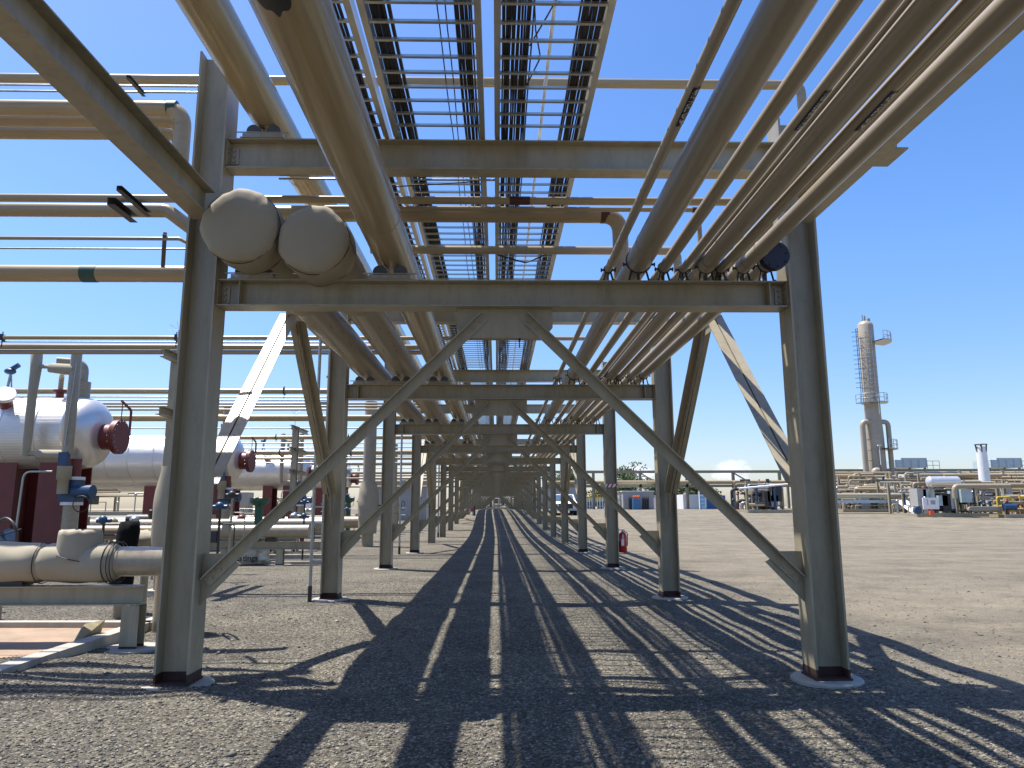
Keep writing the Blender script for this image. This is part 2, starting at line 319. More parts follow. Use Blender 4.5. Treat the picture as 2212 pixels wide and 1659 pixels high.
# loose stones
def stones():
    rs = np.random.RandomState(3); N = 52000
    Y = 4.6 + (rs.rand(N) ** 1.9) * 13; X = (rs.rand(N) - .5) * 2 * (Y * .78 + .6)
    keep = ~((X > 4.6) & (rs.rand(N) < .75)); X, Y = X[keep], Y[keep]; N = len(X)
    S = .004 + .010 * rs.rand(N) ** 2.4; big = rs.rand(N) < .010; S[big] *= 2.3
    base = np.array([(1, 0, 0), (-1, 0, 0), (0, 1, 0), (0, -1, 0), (0, 0, 1), (0, 0, -1)], float)
    V = base[None] * (1 + .45 * (rs.rand(N, 6, 3) - .5)) + .35 * (rs.rand(N, 6, 3) - .5)
    V *= S[:, None, None] * np.stack([1 + .5 * rs.rand(N), 1 + .5 * rs.rand(N), .6 + .5 * rs.rand(N)], 1)[:, None, :]
    a = rs.rand(N) * 6.28; c, s_ = np.cos(a), np.sin(a)
    Vx = V[:, :, 0] * c[:, None] - V[:, :, 1] * s_[:, None]; Vy = V[:, :, 0] * s_[:, None] + V[:, :, 1] * c[:, None]
    V = np.stack([Vx + X[:, None], Vy + Y[:, None], V[:, :, 2] + (ground_z(X, Y) + S * .25)[:, None]], 2)
    F = np.array([(0, 2, 4), (2, 1, 4), (1, 3, 4), (3, 0, 4), (2, 0, 5), (1, 2, 5), (3, 1, 5), (0, 3, 5)])
    F = (F[None] + (np.arange(N) * 6)[:, None, None]).reshape(-1, 3)
    m = bpy.data.meshes.new('gravel'); m.vertices.add(N * 6); m.vertices.foreach_set('co', V.reshape(-1)); m.loops.add(len(F) * 3); m.loops.foreach_set('vertex_index', F.reshape(-1).astype(np.int32))
    m.polygons.add(len(F)); m.polygons.foreach_set('loop_start', (np.arange(len(F)) * 3).astype(np.int32)); m.update(calc_edges=True)
    ma = bpy.data.materials.new('loose_stone'); ma.use_nodes = True; n, l = ma.node_tree.nodes, ma.node_tree.links; b = n['Principled BSDF']; b.inputs['Roughness'].default_value = .85
    g = n.new('ShaderNodeNewGeometry'); cr = n.new('ShaderNodeValToRGB'); l.new(g.outputs['Random Per Island'], cr.inputs[0])
    cr.color_ramp.elements[0].color = (.075, .069, .057, 1); cr.color_ramp.elements[1].color = (.32, .295, .245, 1); cr.color_ramp.elements.new(.75).color = (.14, .131, .113, 1)
    l.new(cr.outputs[0], b.inputs['Base Color']); m.materials.append(ma)
    o = bpy.data.objects.new('gravel', m); COL.objects.link(o); tag(o, 'loose dark and pale gravel scattered over the ground under the rack', 'gravel', kind='stuff')
stones()

# ------------------------------------------------------------------ rack frames
HW = 3.05; CD, CB = .32, .31
FY = [7.19 - 6.33, 7.19, 13.52, 20.09, 27.0, 34.0]
while FY[-1] < 128: FY.append(FY[-1] + 6.9)
ZLT, ZLB, ZUT, ZUB = 3.902, 3.628, 5.435, 5.107
RP = [('P1', 1.065, 4.038, .038), ('P2', 1.383, 4.126, .126), ('P3', 1.639, 4.055, .055), ('P4', 1.837, 4.041, .041), ('P5', 2.078, 4.087, .087), ('P6', 2.228, 4.047, .047), ('P7', 2.463, 4.073, .073), ('P8', 2.70, 4.10, .085)]
LP = [('L1', -2.523, 5.792, .197), ('C1', -2.55, 4.302, .235), ('C2', -1.877, 4.296, .232), ('L2', -1.163, 4.265, .203)]
def bolts(mb, pts, ny=-1, r=.014):
    for p in pts: mb.cyl(p, (p[0], p[1] + ny * .016, p[2]), r, 6)
def make_frame(Y, detail, label, group):
    t = thing('rack_frame', label, 'steel frame', (0, Y, 0), group)
    for s, top in ((-1, 6.39), (1, 5.68)):
        X = s * HW
        c = MB().ibeam((X, Y, .13 if detail else .03), (X, Y, top), (1, 0, 0), CD, CB, .02, .013).build('column', M['steel'], t)
        if detail:
            MB().ibeam((X, Y, .05), (X, Y, .13), (1, 0, 0), CD, CB, .0205, .0135).build('base_band', M['rust'], c)
            MB().box((X, Y, .043), (.345, .335, .02)).build('base_plate', M['rust'], c)
            p = MB(); p.cyl((X, Y, -.4), (X, Y, .02), .325, 32, .325); p.cyl((X, Y, .02), (X, Y, .034), .325, 32, .31); p.build('pier', M['conc'], t)
    xi = HW - CD / 2 - .003
    lb = MB().ibeam((-xi, Y, (ZLT + ZLB) / 2), (xi, Y, (ZLT + ZLB) / 2), (0, 0, 1), ZLT - ZLB, .225, .014, .010)
    ub = MB().ibeam((-xi, Y, (ZUT + ZUB) / 2), (xi, Y, (ZUT + ZUB) / 2), (0, 0, 1), ZUT - ZUB, .20, .014, .010)
    if detail:
        for s in (-1, 1):
            lb.box((s * (xi - .30 * (s < 0) - .26 * (s > 0) + .08), Y - .055, 3.765), (.010, .10, .245))
            for m_, zz in ((lb, 3.765), (ub, 5.27)):
                m_.box((s * (xi - .006), Y, zz), (.012, .215, .235 if m_ is lb else .28))
                m_.box((s * (xi - .055), Y - .012, zz), (.09, .012, .18))
                bolts(m_, [(s * (xi - .055), Y - .018, zz + d) for d in (-.06, 0, .06)])
                bolts(m_, [(s * (xi - .012), Y - .07, zz + d) for d in (-.08, -.025, .03, .085)], 1, .013)
    lb.build('lower_beam', M['steel'], t); ub.build('upper_beam', M['steel'], t)
    MB().poly([(-.49, Y - .006, ZLB), (.49, Y - .006, ZLB), (.49, Y - .006, 3.43), (.40, Y - .006, 3.325), (-.40, Y - .006, 3.325), (-.49, Y - .006, 3.43)], (0, .012, 0)).build('centre_gusset', M['steel'], t)
    for s in (-1, 1):
        xf = s * (HW - CD / 2 - .002)
        MB().poly([(xf, Y - .006, 1.20), (xf - s * .22, Y - .006, 1.20), (xf - s * .36, Y - .006, 1.10), (xf, Y - .006, .72)][::s], (0, .012, 0)).build('column_gusset', M['steel'], t)
        a = Vector((s * .17, Y - .009, 3.50)); b = Vector((s * 2.80, Y - .009, .90))
        d = (b - a).normalized(); up = Vector((0, -1, 0)).cross(d) * (1 if s > 0 else -1)
        if up.z < 0: up = -up
        br = MB()
        # flat leg in the frame's plane plus an outstanding leg along its top edge
        q = up * .105
        br.poly([a, b, b + q, a + q] if s < 0 else [b, a, a + q, b + q], (0, -.012, 0))
        e = up * .012; o_ = Vector((0, -.080, 0)); q2 = up * .093; z0 = Vector((0, -.012, 0))
        br.poly([a + q2 + z0, b + q2 + z0, b + q2 + o_, a + q2 + o_] if s > 0 else [b + q2 + z0, a + q2 + z0, a + q2 + o_, b + q2 + o_], e)
        if detail:
            L = (b - a).length
            bolts(br, [tuple(a + d * x + up * .045 + Vector((0, -.012, 0))) for x in (.06, .16, L - .06, L - .17)])
            br.cyl(tuple(a + d * L * .52 + up * .045 + Vector((0, -.012, 0))), tuple(a + d * L * .52 + up * .045 + Vector((0, -.022, 0))), .012, 8)
        br.build('knee_brace', M['steel'], t)
    if detail:
        for n, X, Z, r in LP:
            zb = ZUT if n == 'L1' else ZLT
            if n == 'C2' and Y < 9: X = -1.87
            MB().box((X, Y, zb + .028), (.42, .21, .05)).box((X, Y, zb + .004), (.46, .235, .006)).build('roller_plate', M['pipe_r'], t)
            for k in range(4): pass
            rp = MB()
            for s in (-1, 1): rp.cyl((X + s * .105, Y - .09, zb + .085), (X + s * .105, Y + .09, zb + .085), .072, 18)
            rp.build('roller_pair', M['rubber'], t)
            rr = MB(); rr.cyl((X - .27, Y - .098, zb + .066), (X + .27, Y - .098, zb + .066), .008, 6)
            for k in (-.15, -.05, .05, .15): rr.box((X + k, Y - .106, zb + .030), (.045, .004, .014))
            rr.build('roller_rod', M['galv'], t)
        for n, X, Z, r in RP:
            if n == 'P8' and Y < 2: continue
            cp = MB(); cp.ring((X, Y - .06, Z), (0, 1, 0), r + .006, .006, 24)
            zc = Z - r
            for s in (-1, 1):
                cp.box((X + s * (r + .022), Y - .06, Z - r * .3), (.036, .03, .016))
                cp.cyl((X + s * (r + .034), Y - .06, Z - r * .3 - .022), (X + s * (r + .034), Y - .06, Z - r * .3 + .02), .007, 6)
                cp.tube([(X + s * r * .6, Y - .04, zc + .03), (X + s * (r * .6 + .03), Y - .04, ZLT + .006)], .011, 6)
                cp.cyl((X + s * (r * .6 + .03), Y - .075, ZLT), (X + s * (r * .6 + .03), Y - .075, ZLT + .02), .012, 6)
            cp.box((X, Y, ZLT + .004), (r * 1.2 + .12, .12, .006))
            cp.box((X, Y, (ZLT + zc) / 2 + .004), (.012, .1, max(.02, zc - ZLT - .01)))
            cp.build('pipe_clamp', M['dark'], t)
    return t
GF = 'steel frames of the pipe rack'
fr_det = make_frame(FY[1], True, 'nearest whole steel rack frame, tan columns and beams across the gravel lane', GF)
copy_tree(fr_det, (0, FY[0] - FY[1], 0), 'rack frame overhead just out of sight almost above the camera')  # unseen next frame of the rack; its shadow falls outside the view
for k in range(2, 5): copy_tree(fr_det, (0, FY[k] - FY[1], 0), '%s tan steel rack frame from the camera, spanning the gravel lane' % ORD[k - 1])
fr_far = make_frame(FY[5], False, '%s tan steel rack frame from the camera, spanning the gravel lane' % ORD[4], GF)
for k in range(6, len(FY)): copy_tree(fr_far, (0, FY[k] - FY[5], 0), '%s tan steel rack frame from the camera, far down the lane' % ORD[k - 1])

# longitudinal struts and chevron braces
for k in range(len(FY) - 1):
    for s, side in ((-1, 'left'), (1, 'right')):
        y0, y1 = FY[k] + (.01 if k else -4.), FY[k + 1] - .01
        m = MB().ibeam((s * HW, y0 + .16, 4.655), (s * HW, y1 - .16, 4.655), (0, 0, 1), .30, .20, .014, .010)
        if k == 0 and s > 0: m.box((3.22, 5.62, 4.515), (.13, .32, .012)).box((3.22, 5.62, 4.58), (.13, .012, .12))
        o = m.build('side_strut', M['steel'], None, (s * HW, (y0 + y1) / 2, 4.65))
        lab = ('overhead tan strut running along the %s row of columns, in front of the nearest frame' % side) if k == 0 else ('tan strut along the %s column row between the %s and %s frames' % (side, ORD[k - 1], ORD[k]))
        tag(o, lab, 'steel strut', 'struts along the column rows')
for k, w in ((1, 'nearest'), (4, 'second'), (8, 'third'), (12, 'fourth')):
    for s, side in ((-1, 'left'), (1, 'right')):
        y0, y1 = FY[k], FY[k + 1]; ym = (y0 + y1) / 2; X = s * HW
        t = thing('chevron_brace', '%s peaked pair of braces between columns on the %s side of the lane' % (w, side), 'steel brace', (X, ym, 4.5), 'chevron braces between columns')
        MB().poly([(X - .006, ym - .42, 4.50), (X - .006, ym + .42, 4.50), (X - .006, ym + .26, 4.16), (X - .006, ym - .26, 4.16)], (.012, 0, 0)).build('peak_gusset', M['steel'], t)
        for d in (-1, 1):
            ye = (y0 + .16) if d < 0 else (y1 - .16)
            m = MB(); a = (X, ym + d * .20, 4.36); b = (X, ye - d * .20, 1.86)
            ax = (Vector(b) - Vector(a)).normalized(); up = Vector((0, 0, 1)); up = (up - ax * up.dot(ax)).normalized()
            for q in (-1, 1):
                m.prism([(q * .010, -.09), (q * .022, -.09), (q * .022, .008), (q * .125, .008), (q * .125, .020), (q * .010, .020)][::q], a, b, up)
            m.build('brace_leg', M['steel'], t)
            MB().poly([(X - .006, ye, 2.05), (X - .006, ye - d * .20, 2.15), (X - .006, ye - d * .34, 1.98), (X - .006, ye, 1.35)][::-d], (.012, 0, 0)).build('foot_gusset', M['steel'], t)

# ------------------------------------------------------------------ pipes along the rack
YN, YF = -4., 131.
def elbow(p, q, r, rad, n=8):                 # polyline corner p -> corner -> q rounded
    pass
def round_path(pts, rad, n=7):
    pts = [Vector(p) for p in pts]; out = [pts[0]]
    for i in range(1, len(pts) - 1):
        a, b, c = pts[i - 1], pts[i], pts[i + 1]; d1 = (a - b).normalized(); d2 = (c - b).normalized()
        ang = d1.angle(d2); tl = min(rad / math.tan(ang / 2), (a - b).length * .49, (c - b).length * .49)
        p0, p1 = b + d1 * tl, b + d2 * tl
        for k in range(n + 1):
            u = k / n; out.append(p0 * (1 - u) ** 2 + b * 2 * u * (1 - u) + p1 * u * u)
    out.append(pts[-1]); return out
def long_pipe(X, Z, r, label, mt, name='process_pipe', y0=YN, y1=YF, joints=()):
    mb = MB(); mb.tube([(X, y0, Z)] + [(X, y, Z) for y in np.linspace(y0 + .5, 40, 8)] + [(X, y1, Z)], r, 28 if r > .1 else 18)
    for j in joints:
        mb.ring((X, j, Z), (0, 1, 0), r - .001, .005, 28)
    t = thing(name, label, 'pipe', (X, y0, Z), 'pipes along the rack'); mb.build('pipe_run', mt, t); return t
def arc_band(X, Z, r, ya, yb, a0, a1, n=12, th=.002):     # curved sticker on the pipe, angle from straight down toward +X
    mb = MB(); vs = []
    for i in range(n + 1):
        q = a0 + (a1 - a0) * i / n
        for y in (ya, yb): vs.append((X + math.sin(q) * (r + th), y, Z - math.cos(q) * (r + th)))
    return mb.add(vs, [(2 * i, 2 * i + 1, 2 * i + 3, 2 * i + 2) for i in range(n)], True)
def text_mesh(s, size=1., off=0.):
    cu = bpy.data.curves.new('t', 'FONT'); cu.body = s; cu.size = size; cu.align_x = 'CENTER'; cu.align_y = 'CENTER'; cu.offset = off
    o = bpy.data.objects.new('t', cu); COL.objects.link(o); dg = bpy.context.evaluated_depsgraph_get(); dg.update()
    m = bpy.data.meshes.new_from_object(o.evaluated_get(dg)); bpy.data.objects.remove(o)
    vs = [tuple(v.co) for v in m.vertices]; fs = [tuple(p.vertices) for p in m.polygons]; bpy.data.meshes.remove(m); return vs, fs
pr = {}
names = {'P1': ('thin tan pipe, innermost of the right-hand bundle, marked HP FUEL GAS', (6.9,)),
 'P2': ('thickest tan pipe in the right-hand bundle, second from the middle', (6.6, 12.7)),
 'P3': ('bare medium tan pipe just right of the thickest right-hand pipe', ()),
 'P4': ('slim tan pipe marked INSTRUMENT AIR in the right-hand bundle', ()),
 'P5': ('wide beige insulated pipe in the middle of the right-hand bundle', (6.5,)),
 'P6': ('slim brown pipe marked LP FUEL GAS between two wide beige pipes', ()),
 'P7': ('wide beige insulated pipe, outermost overhead on the right', (6.6,)),
 'P8': ('tan pipe closed by a dark blind flange beside the right column', ())}
for n, X, Z, r in RP:
    pr[n] = long_pipe(X, Z, r, names[n][0], M['pipe_r'], y0=(6.95 if n == 'P8' else YN), joints=names[n][1])
for n, txt, y0, y1 in (('P1', '< HP FUEL GAS >', 3.80, 4.23), ('P4', 'INSTRUMENT AIR', 3.82, 4.27), ('P6', '< LP FUEL GAS >', 3.82, 4.27)):
    X, Z, r = [(a[1], a[2], a[3]) for a in RP if a[0] == n][0]
    lb = arc_band(X, Z, r, y0, y1, R(-22), R(62)).build('pipe_label', M['navy'], pr[n])
    body = txt.replace('< ', '').replace(' >', '')
    vs, fs = text_mesh(body, 1., .012)
    w = max(v[0] for v in vs) - min(v[0] for v in vs); L = (y1 - y0) * (.74 if '<' in txt else .9); sc = L / w; 
    yc = (y0 + y1) / 2
    tv = [(X + math.sin(R(20) + v[1] * sc * 1.15 / (r)) * (r + .0035), yc + v[0] * sc, Z - math.cos(R(20) + v[1] * sc * 1.15 / r) * (r + .0035)) for v in vs]
    tm = MB().add(tv, fs)
    if '<' in txt:
        for e, yy in ((-1, y0 + .045), (1, y1 - .045)):
            A = [(-.03, -.005), (.0, -.005), (.0, -.015), (.03, 0), (.0, .015), (.0, .005), (-.03, .005)]
            tm.add([(X + math.sin(R(20) + b / r) * (r + .0035), yy + a * -1, Z - math.cos(R(20) + b / r) * (r + .0035)) for a, b in A], [tuple(range(7))])
    tm.build('label_lettering', M['text'], lb)
for X, lab in ((1.968, 'hair-thin tan tube tucked against the left of the first wide beige pipe'), (2.352, 'hair-thin tan tube tucked against the left of the outermost wide beige pipe')):
    long_pipe(X, 4.11, .019 if X < 2 else .012, lab, M['pipe_r'], name='tracer_tube')
# blind flange at the start of P8
X8, Z8 = 2.70, 4.10; bf = MB(); bf.cyl((X8, 6.86, Z8), (X8, 6.90, Z8), .142, 32); bf.cyl((X8, 6.905, Z8), (X8, 6.95, Z8), .142, 32)
bl_ = []
for k in range(8): q = k * math.pi / 4 + .2; bl_.append(MB().cyl((X8 + math.cos(q) * .115, 6.845, Z8 + math.sin(q) * .115), (X8 + math.cos(q) * .115, 6.965, Z8 + math.sin(q) * .115), .011, 6))
fo = bf.build('blind_flange', M['navy'], pr['P8']); [b.build('bolt', M['dark'], fo) for b in bl_]
# sleeve collars of the clamps on the insulated pipes are bands of their own
for n in ('P5', 'P7'):
    X, Z, r = [(a[1], a[2], a[3]) for a in RP if a[0] == n][0]
    for y in FY[1:4]: MB().tube([(X, y - .22, Z), (X, y + .14, Z)], r + .006, 24).build('clamp_sleeve', M['steel'], pr[n])
L1 = long_pipe(-2.523, 5.792, .197, 'large tan pipe on the upper beam beside the left column', M['pipe'], joints=(2.0, 8.6))
L2 = long_pipe(-1.163, 4.265, .203, 'large glossy tan pipe with a black patch, left of the cable trays', M['pipe'], joints=(6.28, 12.9))
# tarry patch under L2
mb = MB(); vs = []; N1, N2 = 14, 10
ctr = None
for i in range(N1 + 1):
    for j in range(N2 + 1):
        a = (i / N1 - .5) * 2; b = (j / N2 - .5) * 2
        k = 1 / max(1, math.hypot(a, b)) if math.hypot(a, b) > 1 else 1
        a2, b2_ = a * (1 - .29 * abs(b) ** 2), b * (1 - .29 * abs(a) ** 2)
        wv = 1 + .07 * math.sin(9 * math.atan2(b, a)); q = R(-2) + a2 * R(31) * wv
        vs.append((-1.163 + math.sin(q) * .2055, 3.035 + b2_ * .26 * wv, 4.265 - math.cos(q) * .2055))
mb.add(vs, [(i * (N2 + 1) + j, (i + 1) * (N2 + 1) + j, (i + 1) * (N2 + 1) + j + 1, i * (N2 + 1) + j + 1) for i in range(N1) for j in range(N2)], True)
mb.build('black_patch', M['dark'], L2)
# capped insulated pipes
def wrinkle_drum(X, Z, r, y0, y1, seed):
    g = random.Random(seed); mb = MB(); n = 40; vs = []; ph = [g.uniform(0, 6.28) for _ in range(6)]
    def rr(q, y): return r * (1 + .022 * math.sin(3 * q + ph[0] + y * 5) + .016 * math.sin(5 * q + ph[1] - y * 9) + .010 * math.sin(11 * q + ph[2] + y * 14))
    n = 72
    prof = [(y0 - .020, .0), (y0 - .022, .30), (y0 - .016, .62), (y0 - .004, .82), (y0 + .010, .90), (y0 + .028, .955), (y0 + .045, .98), (y0 + .056, 1.0), (y0 + .062, .985), (y0 + .075, .995), (y0 + .09, 1.0), (y0 + .12, 1.01), (y0 + .22, 1.0), (y0 + .34, 1.02), (y1 - .05, 1.0), (y1 - .02, .96), (y1, .70)]
    for y, s in prof:
        for k in range(n):
            q = 2 * math.pi * k / n; pk = .006 * math.sin(3 * q + ph[3]) * s * s + .007 * math.sin(17 * q + ph[5]) * max(0, s - .8) * 4
            vs.append((X + math.cos(q) * rr(q, y) * s, y + pk + .012 * math.sin(2 * q + ph[4]) * s, Z + math.sin(q) * rr(q, y) * s))
    fs = [(i * n + k, i * n + (k + 1) % n, (i + 1) * n + (k + 1) % n, (i + 1) * n + k) for i in range(len(prof) - 1) for k in range(n)]
    mb.add(vs, fs, True); return mb
def seam(X, Z, r, y, seed, a0, a1):
    g = random.Random(seed); ph = g.uniform(0, 6)
    return MB().tube([(X + math.cos(q) * (r * 1.012), y + .02 * math.sin(4 * q + ph), Z + math.sin(q) * (r * 1.012)) for q in np.linspace(a0, a1, 26)], .004, 5)
for X, Z, r, y0, y1, px, pz, pr_, lab, sd in ((-2.575, 4.34, .375, 6.70, 7.14, -2.55, 4.302, .235, 'tan blanket-capped pipe end nearest the left column, pipe running away behind', 3),
                               (-1.865, 4.205, .345, 6.72, 7.22, -1.877, 4.296, .232, 'second blanket-capped pipe end, lower and right of its neighbour', 8)):
    t = thing('capped_pipe', lab, 'pipe', (px, y0, pz), 'pipes along the rack')
    MB().tube([(px, y1 - .05, pz)] + [(px, y, pz) for y in np.linspace(8, 40, 6)] + [(px, YF, pz)], pr_, 28).build('pipe_run', M['pipe_r'], t)
    c = wrinkle_drum(X, Z, r, y0, y1, sd).build('end_blanket', M['blanket'], t)
    s = seam(X, Z, r * .995, y0 + .075, sd, 0, 6.28); s.tube([(X + r * 1.0, y0 + .1, Z + .02), (X + r * 1.01, y1 - .1, Z - .03)], .004, 5); s.build('stitched_seam', M['dark'], c)
    MB().tube([(px, 7.3, pz), (px, 7.5, pz), (px, 9.0, pz), (px, 9.1, pz)], [pr_ + .015, pr_ + .04, pr_ + .035, pr_ + .01], 24).build('sleeve_blanket', M['blanket'], t)

# ------------------------------------------------------------------ cable trays and cables
TR = [(-1.90, -1.207, 'left'), (-1.157, -.203, 'middle'), (-.103, .837, 'right')]
TG = 'cable tray sections on the upper beams'
def tray(x0, x1, y0, y1, detail, label):
    t = thing('cable_tray', label, 'cable tray', ((x0 + x1) / 2, y0, ZUT), TG)
    zc = ZUT + .012 + .065
    MB().chan((x0, y0, zc), (x0, y1, zc), (0, 0, 1), .13, .055).build('side_rail', M['alu'], t)
    MB().chan((x1 - .0, y1, zc), (x1 - .0, y0, zc), (0, 0, 1), .13, .055).build('side_rail', M['alu'], t)
    n = int((y1 - y0) / .229); first = None; m = MB()
    for i in range(n):
        y = y0 + .11 + i * .229
        if detail:
            if first is None: first = (MB().box(((x0 + x1) / 2, y, ZUT + .032), (x1 - x0 - .012, .030, .022)).build('rung', M['alu'], t), y)
            else:
                c = first[0].copy(); COL.objects.link(c); c.parent = t; c.location = Vector(first[0].location) + Vector((0, y - first[1], 0))
        else: m.box(((x0 + x1) / 2, y, ZUT + .032), (x1 - x0 - .012, .030, .022))
    if not detail: tag(m.build('rung_ladder', M['alu'], t), kind='stuff')
    return t
for x0, x1, nm in TR:
    for k in range(len(FY) - 1):
        y0 = FY[k] - (3.5 if k == 0 else 0) + .003; y1 = FY[k + 1] - .003
        if k == 0: lab = '%s of three aluminium ladder cable trays, the length overhead before the nearest frame' % nm
        else: lab = '%s of three ladder cable trays, length between the %s and %s frames' % (nm, ORD[k - 1], ORD[k])
        tray(x0, x1, y0, y1, k < 3, lab)
yy_near = list(np.arange(-2.6, 22, .42)) + list(np.arange(22, 131, 4.))
def cable(x, r, seed, label, group, amp=.008, z=None, y_end=None):
    g = random.Random(seed); p1, p2, p3 = (g.uniform(0, 6.28) for _ in range(3)); f1, f2 = g.uniform(.5, 1.1), g.uniform(1.6, 3.2)
    zz = (ZUT + .045 + r) if z is None else z
    pts = [(x + amp * math.sin(f1 * y + p1) + amp * .6 * math.sin(f2 * y + p2), y, zz + .004 * math.sin(y * 1.7 + p3)) for y in yy_near if y_end is None or y < y_end]
    return tag(MB().tube(pts, r, 6).build('power_cable', M['cable'], None), label, 'cable', group)
cs = 0
bund = [(-1.85, -1.70, 4, .017, 'left bundle of the left tray, behind the big glossy pipe'), (-1.62, -1.30, 9, .0185, 'right bundle of the left tray'),
        (-1.075, -.915, 6, .0185, 'thick left bundle of the middle tray'), (-.41, -.27, 12, .0088, 'thin right bundle of the middle tray'),
        (-.04, .21, 19, .0092, 'left bundle of the right tray'), (.57, .778, 18, .0092, 'right bundle of the right tray')]
for a, b, n, r, nm in bund:
    for i in range(n):
        cs += 1; x = a + (b - a) * (i + .5) / n + rnd.uniform(-.005, .005)
        cable(x, r * rnd.uniform(.8, 1.1), cs, 'black cable lying in the ' + nm, nm, amp=.006)
for i, (x, nm) in enumerate(((-.545, 'left'), (-.475, 'right'))):
    cable(x, .006, 90 + i, '%s of two single thin black cables along the middle of the middle tray' % nm, 'lone cables', amp=.008)
tag(MB().tube([(.372 + .01, y, ZUT + .16) for y in (-2.6, 20, 60, 130)], .017, 10).build('conduit', M['white'], None), 'straight white conduit above the right cable tray', 'conduit')
def loose(pts, label, r=.007, mt='cable'):
    return tag(MB().tube(round_path(pts, .15), r, 6).build('loose_cable', M[mt], None), label, 'cable')
loose([(.20, 5.6, 5.5), (.33, 5.3, 5.56), (.42, 4.9, 5.50), (.33, 4.86, 5.46)], 'loose black cable looping across the right tray near the top')
loose([(.10, 6.5, 5.49), (.22, 6.1, 5.50), (.30, 5.75, 5.49), (.24, 5.4, 5.50), (.2, 4.9, 5.49)], 'stray black cable wandering between bundle and conduit in the right tray')
loose([(-1.7, 7.36, 5.14), (-1.3, 7.42, 5.05), (-.85, 7.38, 5.06), (-.42, 7.37, 5.09), (-.2, 7.36, 5.12)], 'black cable sagging under the upper beam of the nearest frame')
loose([(-.3, 10.1, 5.42), (-.05, 10.2, 5.28), (.35, 10.3, 5.2), (.62, 10.25, 5.30), (.72, 10.1, 5.43)], 'black cable drooping below the right tray past the nearest frame', .012)
tag(MB().cyl((-2.4, 7.31, 5.088), (-1.35, 7.31, 5.088), .012, 8).cyl((-1.0, 7.31, 5.088), (-.1, 7.31, 5.088), .012, 8).build('conduit', M['galv'], None), 'thin grey conduit fixed under the upper beam of the nearest frame', 'conduit')

# ------------------------------------------------------------------ cross pipes
def cpipe(x0, x1, y, Yd, th, label, mt='pipe_x', drop=None, rad=2.2, name='cross_pipe', extra=(), clampx=(), group='pipes crossing over the rack', dropdir=(0, 0, -1), rise=None, riseto=1.2):
    """pipe parallel to X through pixel row y at depth Yd; drop = length of the turned-down end"""
    a = at(max(x0, -900), y, Yd); b = at(x1, y, Yd); a.z = b.z = at(min(max(500, x0), x1), y, Yd).z
    dep = Yd * math.cos(PITCH) + (b.z - CAMZ) * math.sin(PITCH); r = th / FPX * dep / 2
    if x0 <= 0: a.x -= 6
    pts = [a]
    if drop:
        e = b.copy(); pts += [e, e + Vector(dropdir).normalized() * drop]; pts = round_path(pts, r * rad)
    else: pts = [a, (a + b) / 2, b]
    t = thing(name, label, 'pipe' if r > .02 else 'conduit', a, group)
    MB().tube(pts, r, 20 if r > .04 else 8).build('pipe_run', M[mt], t)
    for (px, w, m) in extra:
        p = at(px, y, Yd); MB().tube([(p.x - w / 2, Yd, b.z), (p.x + w / 2, Yd, b.z)], r + .004, 20).build('tape_band', M[m], t)
    return t, r, b
cpipe(-500, 1728, 173, 7.9, 20, 'highest tan pipe crossing the whole rack above the trays', drop=2.2, extra=((1712, .09, 'teal'),))
cpipe(-500, 436, 187, 7.75, 4.5, 'upper of two thin grey conduits below the highest crossing pipe', 'galv')
cpipe(-500, 434, 200, 7.70, 4.5, 'lower of two thin grey conduits below the highest crossing pipe', 'galv')
cpipe(-500, 398, 236, 8.2, 33, 'tan pipe with a green band that turns down at the left column', drop=1.05, extra=((373, .11, 'teal'),), rad=2.6)
cpipe(-500, 392, 262, 8.52, 29, 'middle of three stacked tan pipes left of the column', drop=.5)
cpipe(-500, 390, 288, 8.84, 30, 'lowest of three stacked tan pipes left of the column', drop=.4)
cpipe(-500, 1592, 430, 7.75, 17, 'thin tan pipe crossing just below the upper beam with a dark red band', extra=((1122, .23, 'brown'),), drop=.55)
cpipe(700, 1508, 449, 8.02, 11, 'thinnest tan pipe crossing under the trays beside a thick one', extra=((1500, .06, 'brown'),), drop=.7)
cpipe(560, 1338, 461, 8.2, 34, 'thick tan pipe crossing under the trays and turning down by the right pipes', drop=.85, rad=2.4, extra=((1305, .10, 'brown'),))
cpipe(-500, 362, 455, 8.2, 29, 'tan pipe that bends down toward the left column at mid height', drop=.9, dropdir=(1, 0, -.75))
cpipe(-500, 388, 516, 9.0, 8, 'slim tan pipe turning down beside the left column', drop=.6, rad=5, dropdir=(1, 0, -.55))
cpipe(-500, 400, 538, 9.2, 4, 'thin grey conduit just above the green-banded pipe', 'galv')
cpipe(-500, 430, 592, 9.7, 36, 'thick tan pipe with a wide green band left of the nearest column', extra=((195, .21, 'teal'),))
cpipe(800, 1462, 539, 9.45, 18, 'tan pipe crossing beneath the trays, level with the blind flange', drop=.8)
# unistrut hangers
def hanger(x0, y0, x1, y1, Yd, label, w=.05, Y2=None):
    a, b = at(x0, y0, Yd), at(x1, y1, Y2 or Yd + .4)
    m = MB(); m.chan(a, b, (0, 0, 1), w, w); o = m.build('strut_hanger', M['dark'], None, a); tag(o, label, 'pipe hanger', 'strut hangers'); o.data.materials[0] = M['hang']
hanger(251, 406, 316, 463, 7.3, 'dark slotted strut under the paired mid-height pipes, right one', .055, 7.96)
hanger(231, 434, 281, 473, 7.5, 'dark slotted strut clamp under the paired mid-height pipes, left one', .085, 8.05)
hanger(272, 165, 307, 205, 7.3, 'small dark strut clamp holding the two thin conduits near the top', .04)
hanger(351, 503, 347, 575, 8.95, 'upright dark slotted strut beside the slim turned-down pipe')
